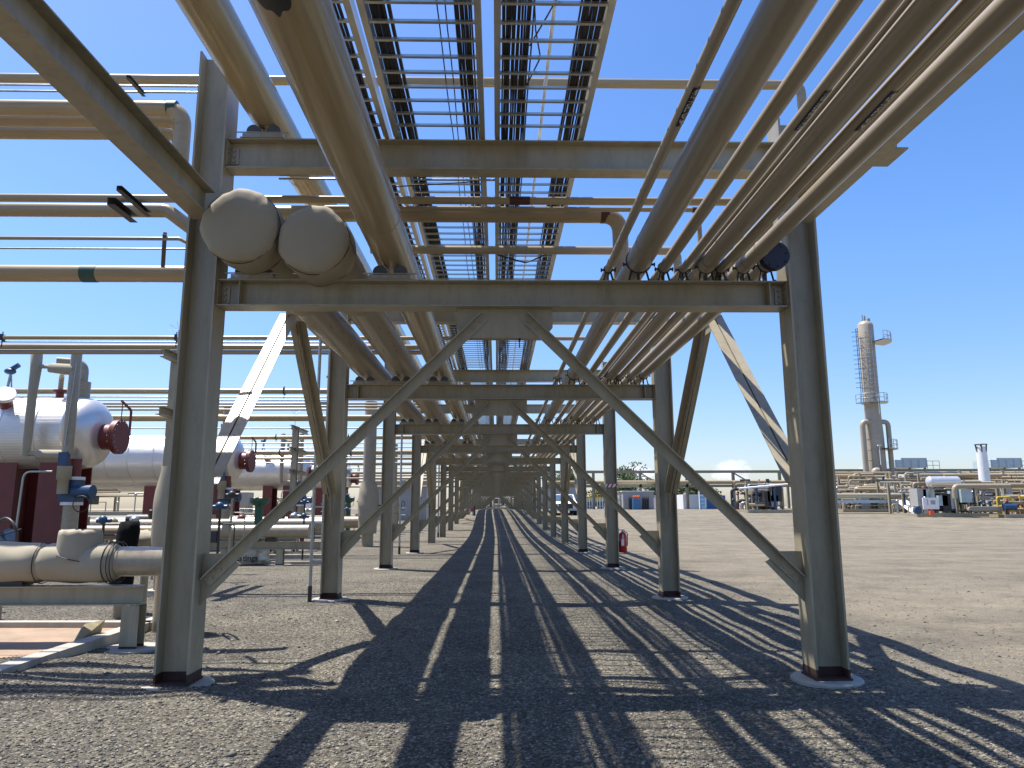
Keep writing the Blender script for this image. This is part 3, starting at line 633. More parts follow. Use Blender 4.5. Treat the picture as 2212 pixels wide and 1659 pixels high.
# groups of crossing pipes further along, one group per bay pair
def yy(Z, Yd):                                  # pixel row of height Z at depth Yd
    dz = Z - CAMZ; d = Yd * math.cos(PITCH) + dz * math.sin(PITCH); v = (dz * math.cos(PITCH) - Yd * math.sin(PITCH)) / d
    return CY - v * FPX
def xline(x0, x1, Z, Yd, r, label, mt='pipe_x', clamps=False, group='pipes crossing over the rack'):
    mb = MB().tube([(x0, Yd, Z), ((x0 + x1) / 2, Yd, Z), (x1, Yd, Z)], r, 16 if r > .05 else 8)
    t = thing('cross_pipe' if r > .02 else 'cross_conduit', label, 'pipe' if r > .02 else 'conduit', (x1, Yd, Z), group); mb.build('pipe_run', M[mt], t)
    if clamps:
        for x in np.arange(x1 - 1.5, max(x0, x1 - 26), -3.6): MB().box((x, Yd, Z), (.04, r * 2 + .04, r * 2 + .04)).cyl((x, Yd, Z - r - .16), (x, Yd, Z + r + .08), .012, 6).build('pipe_clamp', M['dark'], t)
for gi, (Yg, nm) in enumerate(((15.0, 'second'), (25.2, 'third'), (36.2, 'fourth'), (47.5, 'fifth'), (59., 'sixth'))):
    L = -34 - gi * 6
    rows = [(L, 1.9 if gi < 2 else -2, 5.16, 0, .045, 'pipe_x', True, 'clamped tan pipe at the top'), (L, -2.6, 5.08, .05, .014, 'galv', False, 'thin conduit under the top pipe'),
            (L, -1.0, 5.02, .25, .058, 'pipe_x', False, 'upper thick tan pipe'), (L, -1.0, 4.915, .30, .050, 'pipe_x', False, 'lower thick tan pipe')]
    PXR = {1: ((845, 12), (857, 3), (864, 3), (872, 5), (878, 5), (885, 5), (903, 15)), 2: ((925, 3), (945, 9), (957, 2.5), (967, 2.5), (978, 11), (991, 6), (1000, 2.5)),
           3: ((985, 3), (1003, 6), (1012, 2), (1022, 6), (1034, 4)), 4: ((1028, 4), (1041, 5), (1052, 4))}
    WD = ('top', 'second', 'third', 'fourth', 'fifth', 'sixth', 'seventh')
    if gi: rows = [(L, -2.4, at(560, yp, Yg + .25 * q).z, .25 * q, th / 2 / FPX * Yg, 'galv' if th < 4 else 'pipe_x', 6 < th < 13, WD[q] + (' row, thin conduit' if th < 4 else ' row, tan pipe')) for q, (yp, th) in enumerate(PXR[gi])]
    for a, b, Z, dy, r, mt, cl_, lab in rows:
        xline(a, b, Z, Yg + dy, r, '%s in the %s group of pipes crossing from the left' % (lab, nm), mt, cl_)

# ------------------------------------------------------------------ supports, posts on the left
def tpost(X, Y, top, label, arms=(0,)):
    z0 = terr(Y); t = thing('pipe_support', label, 'pipe support', (X, Y, z0), 'pipe supports on the left')
    MB().ibeam((X, Y, z0), (X, Y, top), (0, 1, 0), .22, .24).build('post', M['steel'], t)
    MB().cyl((X, Y, z0 - .3), (X, Y, z0 + .06), .3, 20).build('pier', M['conc'], t)
    for a in arms:
        MB().ibeam((X, Y - .7, top - a - .08), (X, Y + 1.9, top - a - .08), (0, 0, 1), .16, .15).build('arm', M['steel'], t)
    m = MB(); m.cyl((X - .05, Y, top), (X - .05, Y, top + .55), .012, 6)
    for k in range(9): q = k * .7; m.cyl((X - .05, Y, top + .55), (X - .05 + .22 * math.cos(q), Y + .22 * math.sin(q), top + .62 + .1 * math.sin(k * 2.1)), .003, 4)
    m.build('lightning_spike', M['galv'], t)
p = at(362, 1100, 14.9); tpost(p.x, 14.9, 4.75, 'tan post with arm and lightning spike just left of the nearest left column', (0, 1.15))
p = at(633, 1050, 30.5); tpost(p.x, 30.5, 5.0, 'tan post with pipe arms seen through the gap left of the second column', (0, .9, 1.8))
p = at(742, 1050, 44); tpost(p.x, 44, 5.1, 'tan post behind the diagonal brace, further back than the others', (0, 1.2))

# white downspout conduits beside columns
def riser(px, ybase, Yd, ytop, label, w=.045):
    a = at(px, ybase, Yd); b = at(px, ytop, Yd); z0 = terr(Yd)
    t = thing('conduit_riser', label, 'conduit', (a.x, Yd, z0), 'grey risers beside left columns')
    MB().cyl((a.x, Yd, z0 + .25), (a.x, Yd, b.z), w / 2, 10).build('riser_pipe', M['galv'], t)
    MB().cyl((a.x, Yd, z0 - .05), (a.x, Yd, z0 + .27), w / 2 + .008, 10).build('dark_boot', M['dark'], t)
    for z in np.arange(z0 + .7, b.z - .2, .95): MB().box((a.x + .09, Yd, z), (.22, .03, .03)).build('wall_clip', M['galv'], t)
riser(668, 1300, 13.35, 690, 'grey riser pipe standing just left of the second left column', .06)
riser(862, 1190, 26.6, 900, 'grey riser pipe standing left of the fourth left column', .07)
riser(946, 1150, 40.5, 990, 'grey riser pipe standing far along the left column row', .09)

# ------------------------------------------------------------------ process unit (vessel and its fittings) : copied along the left
def vessel_unit(nm, far):
    G = []
    YV, ZV, RV, XE = 20.0, 3.66, .965, -11.37
    t = thing('pressure_vessel', '%s silver horizontal vessel on red legs with a red manway at its end' % nm, 'vessel', (XE - 2, YV, 0), 'silver horizontal vessels on the left')
    MB().tube([(XE, YV, ZV)] + [(XE - d, YV, ZV) for d in (2, 8)] + [(XE - 16, YV, ZV)], RV, 56, caps=False).build('shell', M['tank'], t)
    vs = []; n = 56; prof = [(0, 1.0), (.12, .985), (.24, .94), (.34, .86), (.42, .74), (.475, .60), (.51, .42), (.525, .22), (.53, .001)]
    hb = MB(); rows = [(XE - .06, RV + .012), (XE, RV + .012)] + [(XE + a * 1.15, RV * b + .010) for a, b in prof]
    for x, r in rows: vs += [(x, YV + math.cos(2 * math.pi * k / n) * r, ZV + math.sin(2 * math.pi * k / n) * r) for k in range(n)]
    hb.add(vs, [(i * n + k, i * n + (k + 1) % n, (i + 1) * n + (k + 1) % n, (i + 1) * n + k) for i in range(len(rows) - 1) for k in range(n)], True)
    hb.build('domed_head', M['head'], t)
    bd = MB()
    for d in ([.75, 1.65, 2.6, 3.6] if not far else []) + [4.5 + .75 * k for k in range(14)]: bd.ring((XE - d, YV, ZV), (1, 0, 0), RV + .004, .012, 48, 5)
    bd.build('jacket_band', M['head'], t)
    sp = MB()
    for a, r_ in ((35, .62), (150, .55), (215, .66), (300, .7)): sp.cyl((XE + .40 - r_ * .28, YV + math.cos(R(a)) * r_, ZV + math.sin(R(a)) * r_), (XE + .50 - r_ * .16, YV + math.cos(R(a)) * r_, ZV + math.sin(R(a)) * r_), .05, 10)
    sp.build('inspection_plug', M['galv'], t)
    xm = XE + .58; zm = ZV - .10; ym = YV
    mw = MB(); mw.cyl((xm - .12, ym, zm), (xm + .32, ym, zm), .35, 32); mw.cyl((xm + .32, ym, zm), (xm + .385, ym, zm), .47, 32); mw.cyl((xm + .39, ym, zm), (xm + .46, ym, zm), .47, 32)
    mw.cyl((xm - .18, ym, zm), (xm - .02, ym, zm), .42, 28, .33)
    mo = mw.build('manway', M['red'], t)
    for k in range(16): q = k * math.pi / 8; MB().cyl((xm + .29, ym + math.cos(q) * .42, zm + math.sin(q) * .42), (xm + .49, ym + math.cos(q) * .42, zm + math.sin(q) * .42), .018, 6).build('bolt', M['galv'], mo)
    MB().tube(round_path([(xm + .42, ym + .5, zm + .1), (xm + .42, ym + .5, zm + .80), (xm + .42, ym - .05, zm + .98)], .12), .035, 8).cyl((xm + .42, ym, zm + .4), (xm + .42, ym, zm + .92), .015, 6).build('davit_arm', M['red'], mo)
    for X, wl_ in ((XE - .35, .42), (XE - 1.62, .26), (XE - 8, .42), (XE - 13, .42)):
        m = MB(); m.bb((X - wl_, YV - .50, .62), (X + wl_, YV - .46, ZV - .35)); m.bb((X - wl_, YV + .46, .62), (X + wl_, YV + .50, ZV - .35)); m.bb((X - .02, YV - .46, .62), (X + .02, YV + .46, ZV - .6)); m.bb((X - wl_, YV - .62, .60), (X + wl_, YV + .62, .64))
        m.build('saddle_leg', M['red'], t)
        MB().bb((X - .62, YV - .75, -.3), (X + .62, YV + .75, .60)).build('plinth', M['conc'], t)
    # top nozzles
    for X_, r_ in ((-13.55, .13), (-12.1, .10)): MB().cyl((X_, YV, ZV + .9), (X_, YV, ZV + 1.12), r_, 16).cyl((X_, YV, ZV + 1.12), (X_, YV, ZV + 1.19), r_ * 1.8, 16).build('top_nozzle', M['red'], t)
    MB().cyl((-11.5, YV, ZV + .9), (-11.5, YV, ZV + 1.42), .20, 18).tube(round_path([(-11.5, YV, ZV + 1.4), (-11.5, YV, ZV + 1.95), (-12.1, YV - .3, ZV + 1.95)], .3), .115, 16).build('top_pipe', M['pipe_r'], t)
    MB().tube(round_path([(-12.1, YV, ZV + 1.15), (-12.1, YV, ZV + 1.6), (-11.75, YV - .5, ZV + 1.6)], .2), .065, 12).build('top_pipe', M['pipe_r'], t)
    MB().cyl((-13.1, YV - .55, ZV + .55), (-12.95, YV - .95, ZV + .88), .16, 16).build('side_nozzle', M['red'], t)
    MB().cyl((-12.95, YV - .95, ZV + .88), (-12.92, YV - 1.02, ZV + .94), .26, 20).build('side_flange', M['white'], t)
    G.append(t)
    # level bridle: insulated standpipes with cross arms
    YB = 18.75
    b = thing('level_standpipe', '%s insulated gauge loop of two uprights in front of a silver vessel' % nm, 'standpipe', (-11.5, YB, 2.6), 'gauge loops on the left')
    xa, xb = -12.05, -11.02
    MB().tube([(xa, YB, 2.95), (xa, YB, 4.6), (xa + .02, YB, 5.2), (xa, YB, 5.62), (xa, YB, 5.70)], [.10, .11, .13, .14, .06], 14).build('upright', M['blanket'], b)
    MB().tube([(xb, YB, 3.0), (xb, YB, 4.4), (xb, YB, 5.66)], [.13, .135, .13], 14).build('upright', M['pipe_r'], b)
    MB().tube([(xa, YB, 5.28), (xa + .35, YB, 5.27), (xa + .4, YB, 5.24), (xb, YB, 5.18)], [.05, .06, .13, .15], 14).build('upper_arm', M['blanket'], b)
    MB().tube([(xa, YB, 3.02), (xa + .25, YB, 3.02), (xa + .3, YB, 3.0), (xb, YB, 2.98)], [.05, .06, .12, .13], 14).build('lower_arm', M['blanket'], b)
    MB().tube([(xb - .02, YB, 2.0), (xb - .02, YB, 2.35), (xb - .02, YB, 2.36), (xb - .02, YB, 2.7)], [.13, .13, .17, .17], 16).build('lower_sleeve', M['blanket'], b)
    MB().box((xb - .0, YB - .1, 2.88), (.2, .18, .32)).build('transmitter', M['blue'], b)
    MB().tube(round_path([(xb + .1, YB - .14, 5.4), (xb + .02, YB - .16, 3.2)], .1), .014, 6).tube(round_path([(xb - .2, YB - .2, 2.55), (xb - .9, YB - .2, 2.55), (xb - .95, YB - .2, 1.0)], .2), .028, 8).build('sample_tube', M['galv'], b)
    G.append(b)
    # blue actuated valve on its pipe
    v = thing('actuated_valve', '%s blue actuator valve on a tan upright pipe under the vessel end' % nm, 'valve', (-10.98, 18.9, 0), 'blue actuated valves')
    X = -10.98
    MB().cyl((X, 19.1, .2), (X, 19.1, 1.72), .19, 20).build('upright_pipe', M['pipe_r'], v)
    for z_ in (1.72, 2.36): MB().cyl((X, 19.1, z_), (X, 19.1, z_ + .08), .26, 20).build('flange', M['white'], v)
    MB().box((X, 19.05, 2.08), (.42, .42, .55)).cyl((X + .1, 18.95, 2.06), (X + .62, 18.9, 2.06), .17, 16).build('actuator', M['blue'], v)
    MB().cyl((X, 19.1, 2.44), (X, 19.1, 2.9), .15, 16).build('inlet_pipe', M['red'], v)
    MB().ring((X + .45, 18.72, 1.75), (0, 1, 0), .2, .014, 20).build('hand_wheel', M['dark'], v)
    G.append(v)
    # pressure relief / instrument tree on top
    k = thing('relief_valve', '%s small blue relief valve on top of a silver vessel' % nm, 'valve', (-13.55, YV, ZV + 1.2), 'relief valves on the vessels')
    MB().cyl((-13.55, YV, ZV + 1.2), (-13.50, YV, ZV + 1.65), .035, 8).cyl((-13.43, YV, ZV + 1.2), (-13.48, YV, ZV + 1.65), .02, 8).build('stem', M['galv'], k)
    MB().sphere((-13.52, YV, ZV + 1.72), .13, 10, 6, (1.2, 1, .7)).cyl((-13.60, YV, ZV + 1.7), (-13.30, YV, ZV + 1.9), .07, 8).build('bonnet', M['blue'], k)
    G.append(k)
    return G
U = vessel_unit('nearest', False)
for dY, w in ((10.3, 'second'), (21.6, 'third'), (33.5, 'fourth')):
    for o in U: copy_tree(o, (.15, dY, terr(20 + dY) * .5), o['label'].replace('nearest', w))
# ------------------------------------------------------------------ low pipe racks
def sag_tube(x0, x1, Y, Z, r, seed, n=22, ends=.8):
    g = random.Random(seed); mb = MB(); vs = []; N = 28; ph = [g.uniform(0, 6.3) for _ in range(4)]
    st = [x0 + (x1 - x0) * i / n for i in range(n + 1)]
    for i, x in enumerate(st):
        e = 1 - (1 - ends) * max(0, 1 - min(i, n - i) / 1.5)
        for k in range(N):
            q = 2 * math.pi * k / N; rr = r * e * (1 + .03 * math.sin(3 * q + ph[0] + x * 4) + .025 * math.sin(x * 9 + ph[1] + q * 2) + .015 * math.sin(7 * q + ph[2] - x * 13))
            vs.append((x, Y + math.cos(q) * rr, Z + math.sin(q) * rr))
    mb.add(vs, [(i * N + k, i * N + (k + 1) % N, (i + 1) * N + (k + 1) % N, (i + 1) * N + k) for i in range(n) for k in range(N)], True)
    mb.add(vs[:N], [tuple(range(N - 1, -1, -1))]); mb.add(vs[-N:], [tuple(range(N))]); return mb
def low_rack(Y, Zp, r, Xpost, Xend, Xpipe, label, plabel, blanket):
    z0 = terr(Y)
    t = thing('low_pipe_stand', label, 'pipe support', (Xpost, Y, z0), 'low pipe stands')
    zt = Zp - r - .10
    MB().ibeam((Xend, Y - .05, zt - .11), (Xend - 9, Y - .05, zt - .11), (0, 0, 1), .22, .20).build('stand_beam', M['steel'], t)
    for X in (Xpost, Xpost - 4.5):
        MB().ibeam((X, Y - .05, z0 + .04), (X, Y - .05, zt - .225), (0, 1, 0), .2, .2).build('post', M['steel'], t)
        MB().ibeam((X, Y - .05, z0), (X, Y - .05, z0 + .04), (0, 1, 0), .201, .201).build('base_band', M['rust'], t)
        MB().cyl((X, Y - .05, z0 - .3), (X, Y - .05, z0 + .015), .34, 26).build('pier', M['conc'], t)
    p = thing('ground_pipe', plabel, 'pipe', (Xpipe, Y, Zp), 'low pipes near the ground')
    MB().cyl((Xpipe - 12, Y, Zp), (Xpipe, Y, Zp), r, 26).build('pipe_run', M['pipe_r'], p)
    MB().box((Xend - 1.55, Y, Zp - r - .05), (.30, .22, .10)).build('pipe_shoe', M['dark'], p)
    if blanket:
        a = at(95, 1215, Y).x; b = at(258, 1215, Y).x; c = at(-40, 1215, Y).x
        sag_tube(a - .02, b, Y, Zp - .01, r + .055, 4).build('pipe_blanket', M['blanket'], p)
        sag_tube(c - .6, a + .05, Y, Zp - .01, r + .065, 9).build('pipe_blanket', M['blanket'], p)
        # hooded branch
        q0 = at(128, 1180, Y).x; q1 = at(216, 1180, Y).x; zt_ = at(170, 1146, Y).z; m = MB(); N = 26; vs = []
        xc, rx = (q0 + q1) / 2, (q1 - q0) / 2
        for z, s in ((Zp + .02, 1.05), (Zp + .15, 1.03), (zt_ - .05, 1.0), (zt_ - .012, .97), (zt_ + .004, .86), (zt_ + .010, .4), (zt_ + .006, .01)):
            vs += [(xc + math.cos(2 * math.pi * k / N) * rx * s * (1 + .02 * math.sin(5 * k)), Y + math.sin(2 * math.pi * k / N) * rx * s * .95, z + .012 * math.sin(2.2 * k)) for k in range(N)]
        m.add(vs, [(i * N + k, i * N + (k + 1) % N, (i + 1) * N + (k + 1) % N, (i + 1) * N + k) for i in range(6) for k in range(N)], True).build('branch_hood', M['blanket'], p)
        sm = MB()
        for X in (a, b - .04, b - .10, q1 + .25): sm.ring((X, Y, Zp - .01), (1, 0, 0), r + .068, .006, 30, 5)
        sm.ring((xc, Y, Zp + .05), (.25, 0, 1), rx * 1.08, .006, 30, 5); sm.build('tie_strap', M['dark'], p)
    return t
zr = at(200, 1213, 9.1).z
low_rack(9.1, zr, .175, at(288, 1390, 9.1).x, at(313, 1280, 9.1).x, at(352, 1213, 9.3).x + .35, 'tan steel beam on a short post beside the nearest left column', 'thick tan pipe wrapped in canvas blankets near the lower left edge', True)
low_rack(21.8, .96, .19, at(605, 1215, 21.8).x, at(700, 1180, 21.8).x, at(668, 1143, 21.8).x, 'low tan beam and post behind the galvanised tub', 'tan pipe on the low stand behind the galvanised tub', False)
low_rack(25.5, 1.06, .22, at(560, 1180, 25.5).x - 2, at(640, 1150, 25.5).x, at(700, 1140, 25.5).x, 'low tan stand at the back left beneath the red legs', 'broad tan pipe low down behind the green valve stand', False)
low_rack(33.5, 1.0, .26, at(745, 1190, 33.5).x, at(775, 1150, 33.5).x, at(790, 1143, 33.5).x, 'low tan stand between the second and third left columns', 'short tan pipe running to the blanket-wrapped upright', False)
# vertical blanket beside column 1
def vblanket(X, Y, z0, z1, r, label, top_r, ztop):
    t = thing('wrapped_riser', label, 'pipe', (X, Y, z0), 'blanket-wrapped risers')
    g = random.Random(int(Y)); N = 26; n = 14; vs = []; ph = [g.uniform(0, 6) for _ in range(3)]
    for i in range(n + 1):
        z = z0 + (z1 - z0) * i / n; e = .72 + .28 * math.sin(math.pi * min(1, (i + .6) / (n + .6)))
        for k in range(N):
            q = 2 * math.pi * k / N; rr = r * e * (1 + .05 * math.sin(2 * q + ph[0] + z * 3) + .035 * math.sin(z * 11 + ph[1] + 3 * q))
            vs.append((X + math.cos(q) * rr, Y + math.sin(q) * rr, z))
    m = MB().add(vs, [(i * N + k, i * N + (k + 1) % N, (i + 1) * N + (k + 1) % N, (i + 1) * N + k) for i in range(n) for k in range(N)], True)
    m.add(vs[:N], [tuple(range(N - 1, -1, -1))]); m.add(vs[-N:], [tuple(range(N))]); m.build('riser_blanket', M['blanket'], t)
    if ztop: MB().cyl((X, Y, z1 - .05), (X, Y, ztop), top_r, 22).build('riser_pipe', M['pipe_r'], t)
    MB().cyl((X, Y, terr(Y) - .1), (X, Y, z0 + .05), r * .55, 16).build('riser_foot', M['steel'], t)
    m = MB().ring((X + r + .25, Y - .1, (z0 + z1) / 2 + .1), (1, .6, 0), .27, .02, 24); m.cyl((X + r * .8, Y, (z0 + z1) / 2 + .1), (X + r + .25, Y - .1, (z0 + z1) / 2 + .1), .03, 8); m.build('hand_wheel', M['dark'], t)
p = at(368, 1100, 10.2); vblanket(p.x, 10.2, at(368, 1200, 10.2).z, at(368, 1008, 10.2).z, .22, 'canvas-wrapped riser half hidden behind the nearest left column', .12, None)
p = at(795, 1100, 32); vblanket(p.x, 32, .55, at(795, 1042, 32).z, .46, 'tall tan riser with a baggy canvas wrap between the second and third left columns', .27, at(795, 868, 32).z)
p = at(868, 1100, 46); vblanket(p.x - .6, 46, terr(46) + .3, 2.9, .42, 'canvas-wrapped riser behind the fourth left column', .25, 5.6)

for pa, pb, Yd, yt, yb, lab in ((692, 711, 13.75, 692, 1186, 'tall pale flat cover between the grey riser and the second left column'), (920, 930, 44, 985, 1125, 'pale flat cover standing further down the left column row')):
    a, b = at(pa, yb, Yd), at(pb, yt, Yd); z0 = max(terr(Yd) + .1, a.z); t = thing('riser_cover', lab, 'cable riser', (a.x, Yd, z0), 'pale riser covers')
    MB().bb((a.x, Yd, z0), (at(pb, yb, Yd).x, Yd + .08, b.z)).build('cover_plate', M['riserpale'], t)
    for zz in np.arange(z0 + .8, b.z, 1.2): MB().bb((a.x - .02, Yd - .012, zz), (at(pb, yb, Yd).x + .1, Yd - .002, zz + .04)).build('strap', M['galv'], t)
# black wrapped stub, canvas bundle, green valve stand, tub
p = at(268, 1190, 11.5); m = MB(); N = 16; vs = []
for z, s in ((at(268, 1190, 11.5).z - .5, 1.05), (at(268, 1180, 11.5).z, .95), (at(268, 1150, 11.5).z, 1.0), (at(268, 1128, 11.5).z, .85), (at(268, 1126, 11.5).z, .01)):
    vs += [(p.x + .06 * (z - .5) + math.cos(2 * math.pi * k / N) * .155 * s * (1 + .1 * math.sin(3 * k)), 11.5 + math.sin(2 * math.pi * k / N) * .15 * s, z + .01 * math.sin(k * 2)) for k in range(N)]
t = thing('wrapped_valve', 'stub wrapped in black plastic behind the canvas-covered pipe', 'valve', (p.x, 11.5, 0))
m.add(vs, [(i * N + k, i * N + (k + 1) % N, (i + 1) * N + (k + 1) % N, (i + 1) * N + k) for i in range(4) for k in range(N)], True).build('plastic_wrap', M['black_plastic'], t)
MB().cyl((p.x, 11.5, -.1), (p.x, 11.5, .6), .09, 12).build('stub_pipe', M['pipe_r'], t)
p = at(318, 1165, 12); t = thing('canvas_bundle', 'crumpled canvas cover on a pipe beside the black plastic wrap', 'cover', (p.x, 12, 0))
MB().sphere((p.x, 12, p.z), .26, 16, 9, (1.2, .8, .55), .10).build('canvas', M['blanket'], t); MB().cyl((p.x, 12, -.05), (p.x, 12, p.z), .06, 10).build('stub_pipe', M['steel'], t)
def green_stand(px, Y, label):
    p = at(px, 1100, Y); zt_ = at(px, 1076, Y).z; z0 = terr(Y); t = thing('valve_stand', label, 'valve', (p.x, Y, z0), 'green valve stands')
    MB().cyl((p.x, Y, z0), (p.x, Y, zt_ - .25), .13, 18).build('stand_pipe', M['green'], t)
    MB().cyl((p.x, Y, zt_ - .25), (p.x, Y, zt_ - .14), .16, 20, .30).cyl((p.x, Y, zt_ - .14), (p.x, Y, zt_ - .05), .30, 24).cyl((p.x, Y, zt_ - .04), (p.x, Y, zt_), .32, 24).build('stand_flange', M['green'], t)
green_stand(559, 24, 'green flanged stand between the first and second left columns'); green_stand(752, 41, 'green flanged stand further back beside the second left column')
def tub():
    Y = 22.3; a, b = at(478, 1200, Y), at(580, 1200, Y); xc, r = (a.x + b.x) / 2, (b.x - a.x) / 2; z0 = 0.03; h = at(530, 1181, Y).z
    t = thing('stock_tank', 'round galvanised metal tub with lettering standing on the curb', 'tub', (xc, Y, 0))
    m = MB(); N = 48; prof = [(z0, .97), (z0 + .10, .975), (z0 + .12, .99), (z0 + .14, .975), (h - .2, .985), (h - .17, 1.0), (h - .14, .985), (h - .03, .99), (h, 1.01), (h, .97), (z0 + .05, .95), (z0 + .04, .01)]
    vs = [(xc + math.cos(2 * math.pi * k / N) * r * s, Y + math.sin(2 * math.pi * k / N) * r * s, z) for z, s in prof for k in range(N)]
    m.add(vs, [(i * N + k, i * N + (k + 1) % N, (i + 1) * N + (k + 1) % N, (i + 1) * N + k) for i in range(len(prof) - 1) for k in range(N)], True).build('tub_wall', M['galv'], t)
    vs, fs = text_mesh('Hastings', .24, .006)
    ang0 = math.atan2(-Y, -xc + CAMX)
    tv = []
    for v in vs:
        q = ang0 + (v[0] * 1.0 - .0) / r - .05; rr = r * .99 + .006; zz = z0 + .17 + v[1] * .9 + 0
        tv.append((xc + math.cos(q) * rr, Y + math.sin(q) * rr, zz))
    MB().add(tv, fs).build('tub_lettering', M['dark'], t)
tub()
tag(MB().cyl(at(585, 1188, 22), at(612, 1188, 22), .02, 8).cyl(at(583, 1188, 22), at(586, 1188, 22), .045, 8).build('drain_pipe', M['dark'], None), 'short dark drain pipe between the galvanised tub and the low post', 'pipe')

# curbs, pad, slab
def curb(pts, w, h, label, mt='conc'):
    m = MB()
    for i in range(len(pts) - 1):
        a, b = Vector(pts[i]), Vector(pts[i + 1]); m.prism([(-w / 2, -.1), (w / 2, -.1), (w / 2, h), (-w / 2, h)], a, b, (0, 0, 1))
    return tag(m.build('curb', M[mt], None), label, 'curb', 'concrete curbs')
g0 = lambda x, y, z=0.: (lambda a: Vector((CAMX + a[0] * (z - CAMZ) / a[2], a[1] * (z - CAMZ) / a[2], z)))(ray(x, y))
A = g0(-260, 1560); B = g0(346, 1352); C0 = g0(346, 1368); D0 = g0(-400, 1368)
curb([A, B], .20, .13, 'slanting concrete curb at the lower left corner of the photo')
curb([C0 + Vector((.1, .15, 0)), D0 + Vector((0, .15, 0))], .17, .13, 'straight pale concrete curb behind the short steel post')
pad = MB().add([A + Vector((-.05, .10, .06)), B + Vector((-.15, .05, .06)), Vector((D0.x, D0.y + .05, .06)), Vector((D0.x, A.y, .06))], [(0, 1, 2, 3)])
tag(pad.build('dirt_pad', M['dirt'], None), kind='structure')
curb([g0(470, 1219), g0(700, 1219)], .12, .08, 'long thin concrete curb below the galvanised tub'); curb([g0(430, 1206), g0(700, 1206)], .25, .12, 'pale curb behind the galvanised tub')
s0 = g0(146, 1408)
tag(MB().poly([s0, g0(204, 1391), at(218, 1349, s0.y + .45), at(174, 1358, s0.y + .3)], (.02, .05, .05)).build('broken_slab', M['wood'], None), 'broken tan slab leaning over the slanting curb', 'slab')

# left background odds and ends: hand wheel, grey shed, parked car seen under vessels, instruments
p = at(14, 1155, 11); t = thing('wheel_valve', 'dark hand wheel valve with blue body at the left edge', 'valve', (p.x, 11, p.z))
MB().ring((p.x, 11, p.z), (.5, 1, .2), .24, .022, 28).cyl((p.x - .22, 11, p.z - .05), (p.x + .2, 11, p.z + .08), .012, 6).build('hand_wheel', M['dark'], t)
MB().cyl((p.x, 11.05, p.z), (p.x - .3, 11.4, p.z - .25), .1, 12).build('valve_body', M['blue'], t)
MB().cyl((p.x - .3, 11.4, -.1), (p.x - .3, 11.4, p.z - .2), .08, 12).build('stub_pipe', M['pipe_r'], t)
rz = random.Random(12)
def instrument(px, Y, h, label, blue):
    p = at(px, 1150, Y); z0 = terr(Y); t = thing('instrument_stand', label, 'instrument', (p.x, Y, z0), 'small instrument stands on the left')
    m = MB().cyl((p.x, Y, z0), (p.x, Y, z0 + h), .03, 8); m.tube(round_path([(p.x, Y, z0 + h * .8), (p.x + .35, Y, z0 + h * .8), (p.x + .35, Y, z0 + .3)], .1), .016, 6).box((p.x - .12, Y, z0 + h * .62), (.18, .06, .26)); m.build('stand_tube', M['dark' if blue else 'pipe_r'], t)
    MB().sphere((p.x, Y - .05, z0 + h + .08), .1, 10, 6).cyl((p.x - .16, Y, z0 + h + .06), (p.x + .16, Y, z0 + h + .06), .05, 10).build('gauge_head', M['blue'] if blue else M['dark'], t)
for i, (px, Y, h) in enumerate(((222, 17, 1.3), (335, 17.5, 1.5), (472, 17, 1.6), (497, 19, 1.9), (655, 24, 1.3), (600, 27, 1.5), (655, 29, 1.8), (700, 30, 1.4), (748, 35, 1.5), (775, 39, 1.9), (845, 42, 1.6), (905, 50, 2.0))):
    instrument(px, Y, h, 'small %s instrument on a thin stand, %s counting from the left edge' % ('blue' if i % 2 == 0 else 'dark', ORD[i].replace('nearest', 'first')), i % 2 == 0)
def handrail(x0, x1, Y, z, label):
    t = thing('pipe_rail', label, 'railing', (x0, Y, terr(Y)), 'railings on the left'); m = MB()
    for zz in (z, z - .5): m.cyl((x0, Y, terr(Y) + zz), (x1, Y, terr(Y) + zz), .022, 6)
    m.build('rail_tube', M['galv'], t)
    for x in np.arange(x0, x1 + .01, 1.6): MB().cyl((x, Y, terr(Y)), (x, Y, terr(Y) + z), .024, 6).build('rail_post', M['galv'], t)
handrail(-26, -10, 30.5, 1.1, 'grey pipe railing behind the nearest silver vessel'); handrail(-24, -9, 43, 1.1, 'grey pipe railing behind the second silver vessel'); handrail(-24, -7, 56, 1.1, 'far grey pipe railing on the left')
shed = thing('equipment_shed', 'grey clad shed seen between the third and fourth left columns', 'shed', (-9.0, 60, terr(60)))
a, b = at(838, 1110, 60), at(905, 1110, 60); zt = at(838, 1038, 60).z
MB().bb((a.x - 1, 60, terr(60) - .2), (b.x + .6, 66, zt)).build('wall', M['grey'], shed); MB().bb((a.x - 1.1, 59.9, zt), (b.x + .7, 66.1, zt + .12)).build('roof', M['white'], shed)
# far left horizon: dry fields are the ground; a few far tanks
tag(MB().tube([g0(1485, 1562, .02), g0(1520, 1551, .035), g0(1566, 1541, .02)], .0035, 5).build('dry_straw', M['wood'], None), 'single dry straw lying on the shaded gravel in the foreground', 'straw')
p = at(1024, 1100, 66); tag(MB().cyl((p.x, 66, terr(66) - .1), (p.x, 66, terr(66) + .85), .11, 10).sphere((p.x, 66, terr(66) + .87), .12, 10, 6).build('marker_post', M['blue'], None), 'short dark blue post far down the lane on its left side', 'post')
p = at(1012, 1100, 66.5); br_ = thing('barrier', 'small red and white barrier beside the blue post down the lane', 'barrier', (p.x, 66.5, terr(66.5)))
for k in range(4): MB().bb((p.x - .4 + k * .2, 66.5, terr(66.5) + .35), (p.x - .2 + k * .2, 66.55, terr(66.5) + .6)).build('barrier_board', M['redbright' if k % 2 else 'white'], br_)
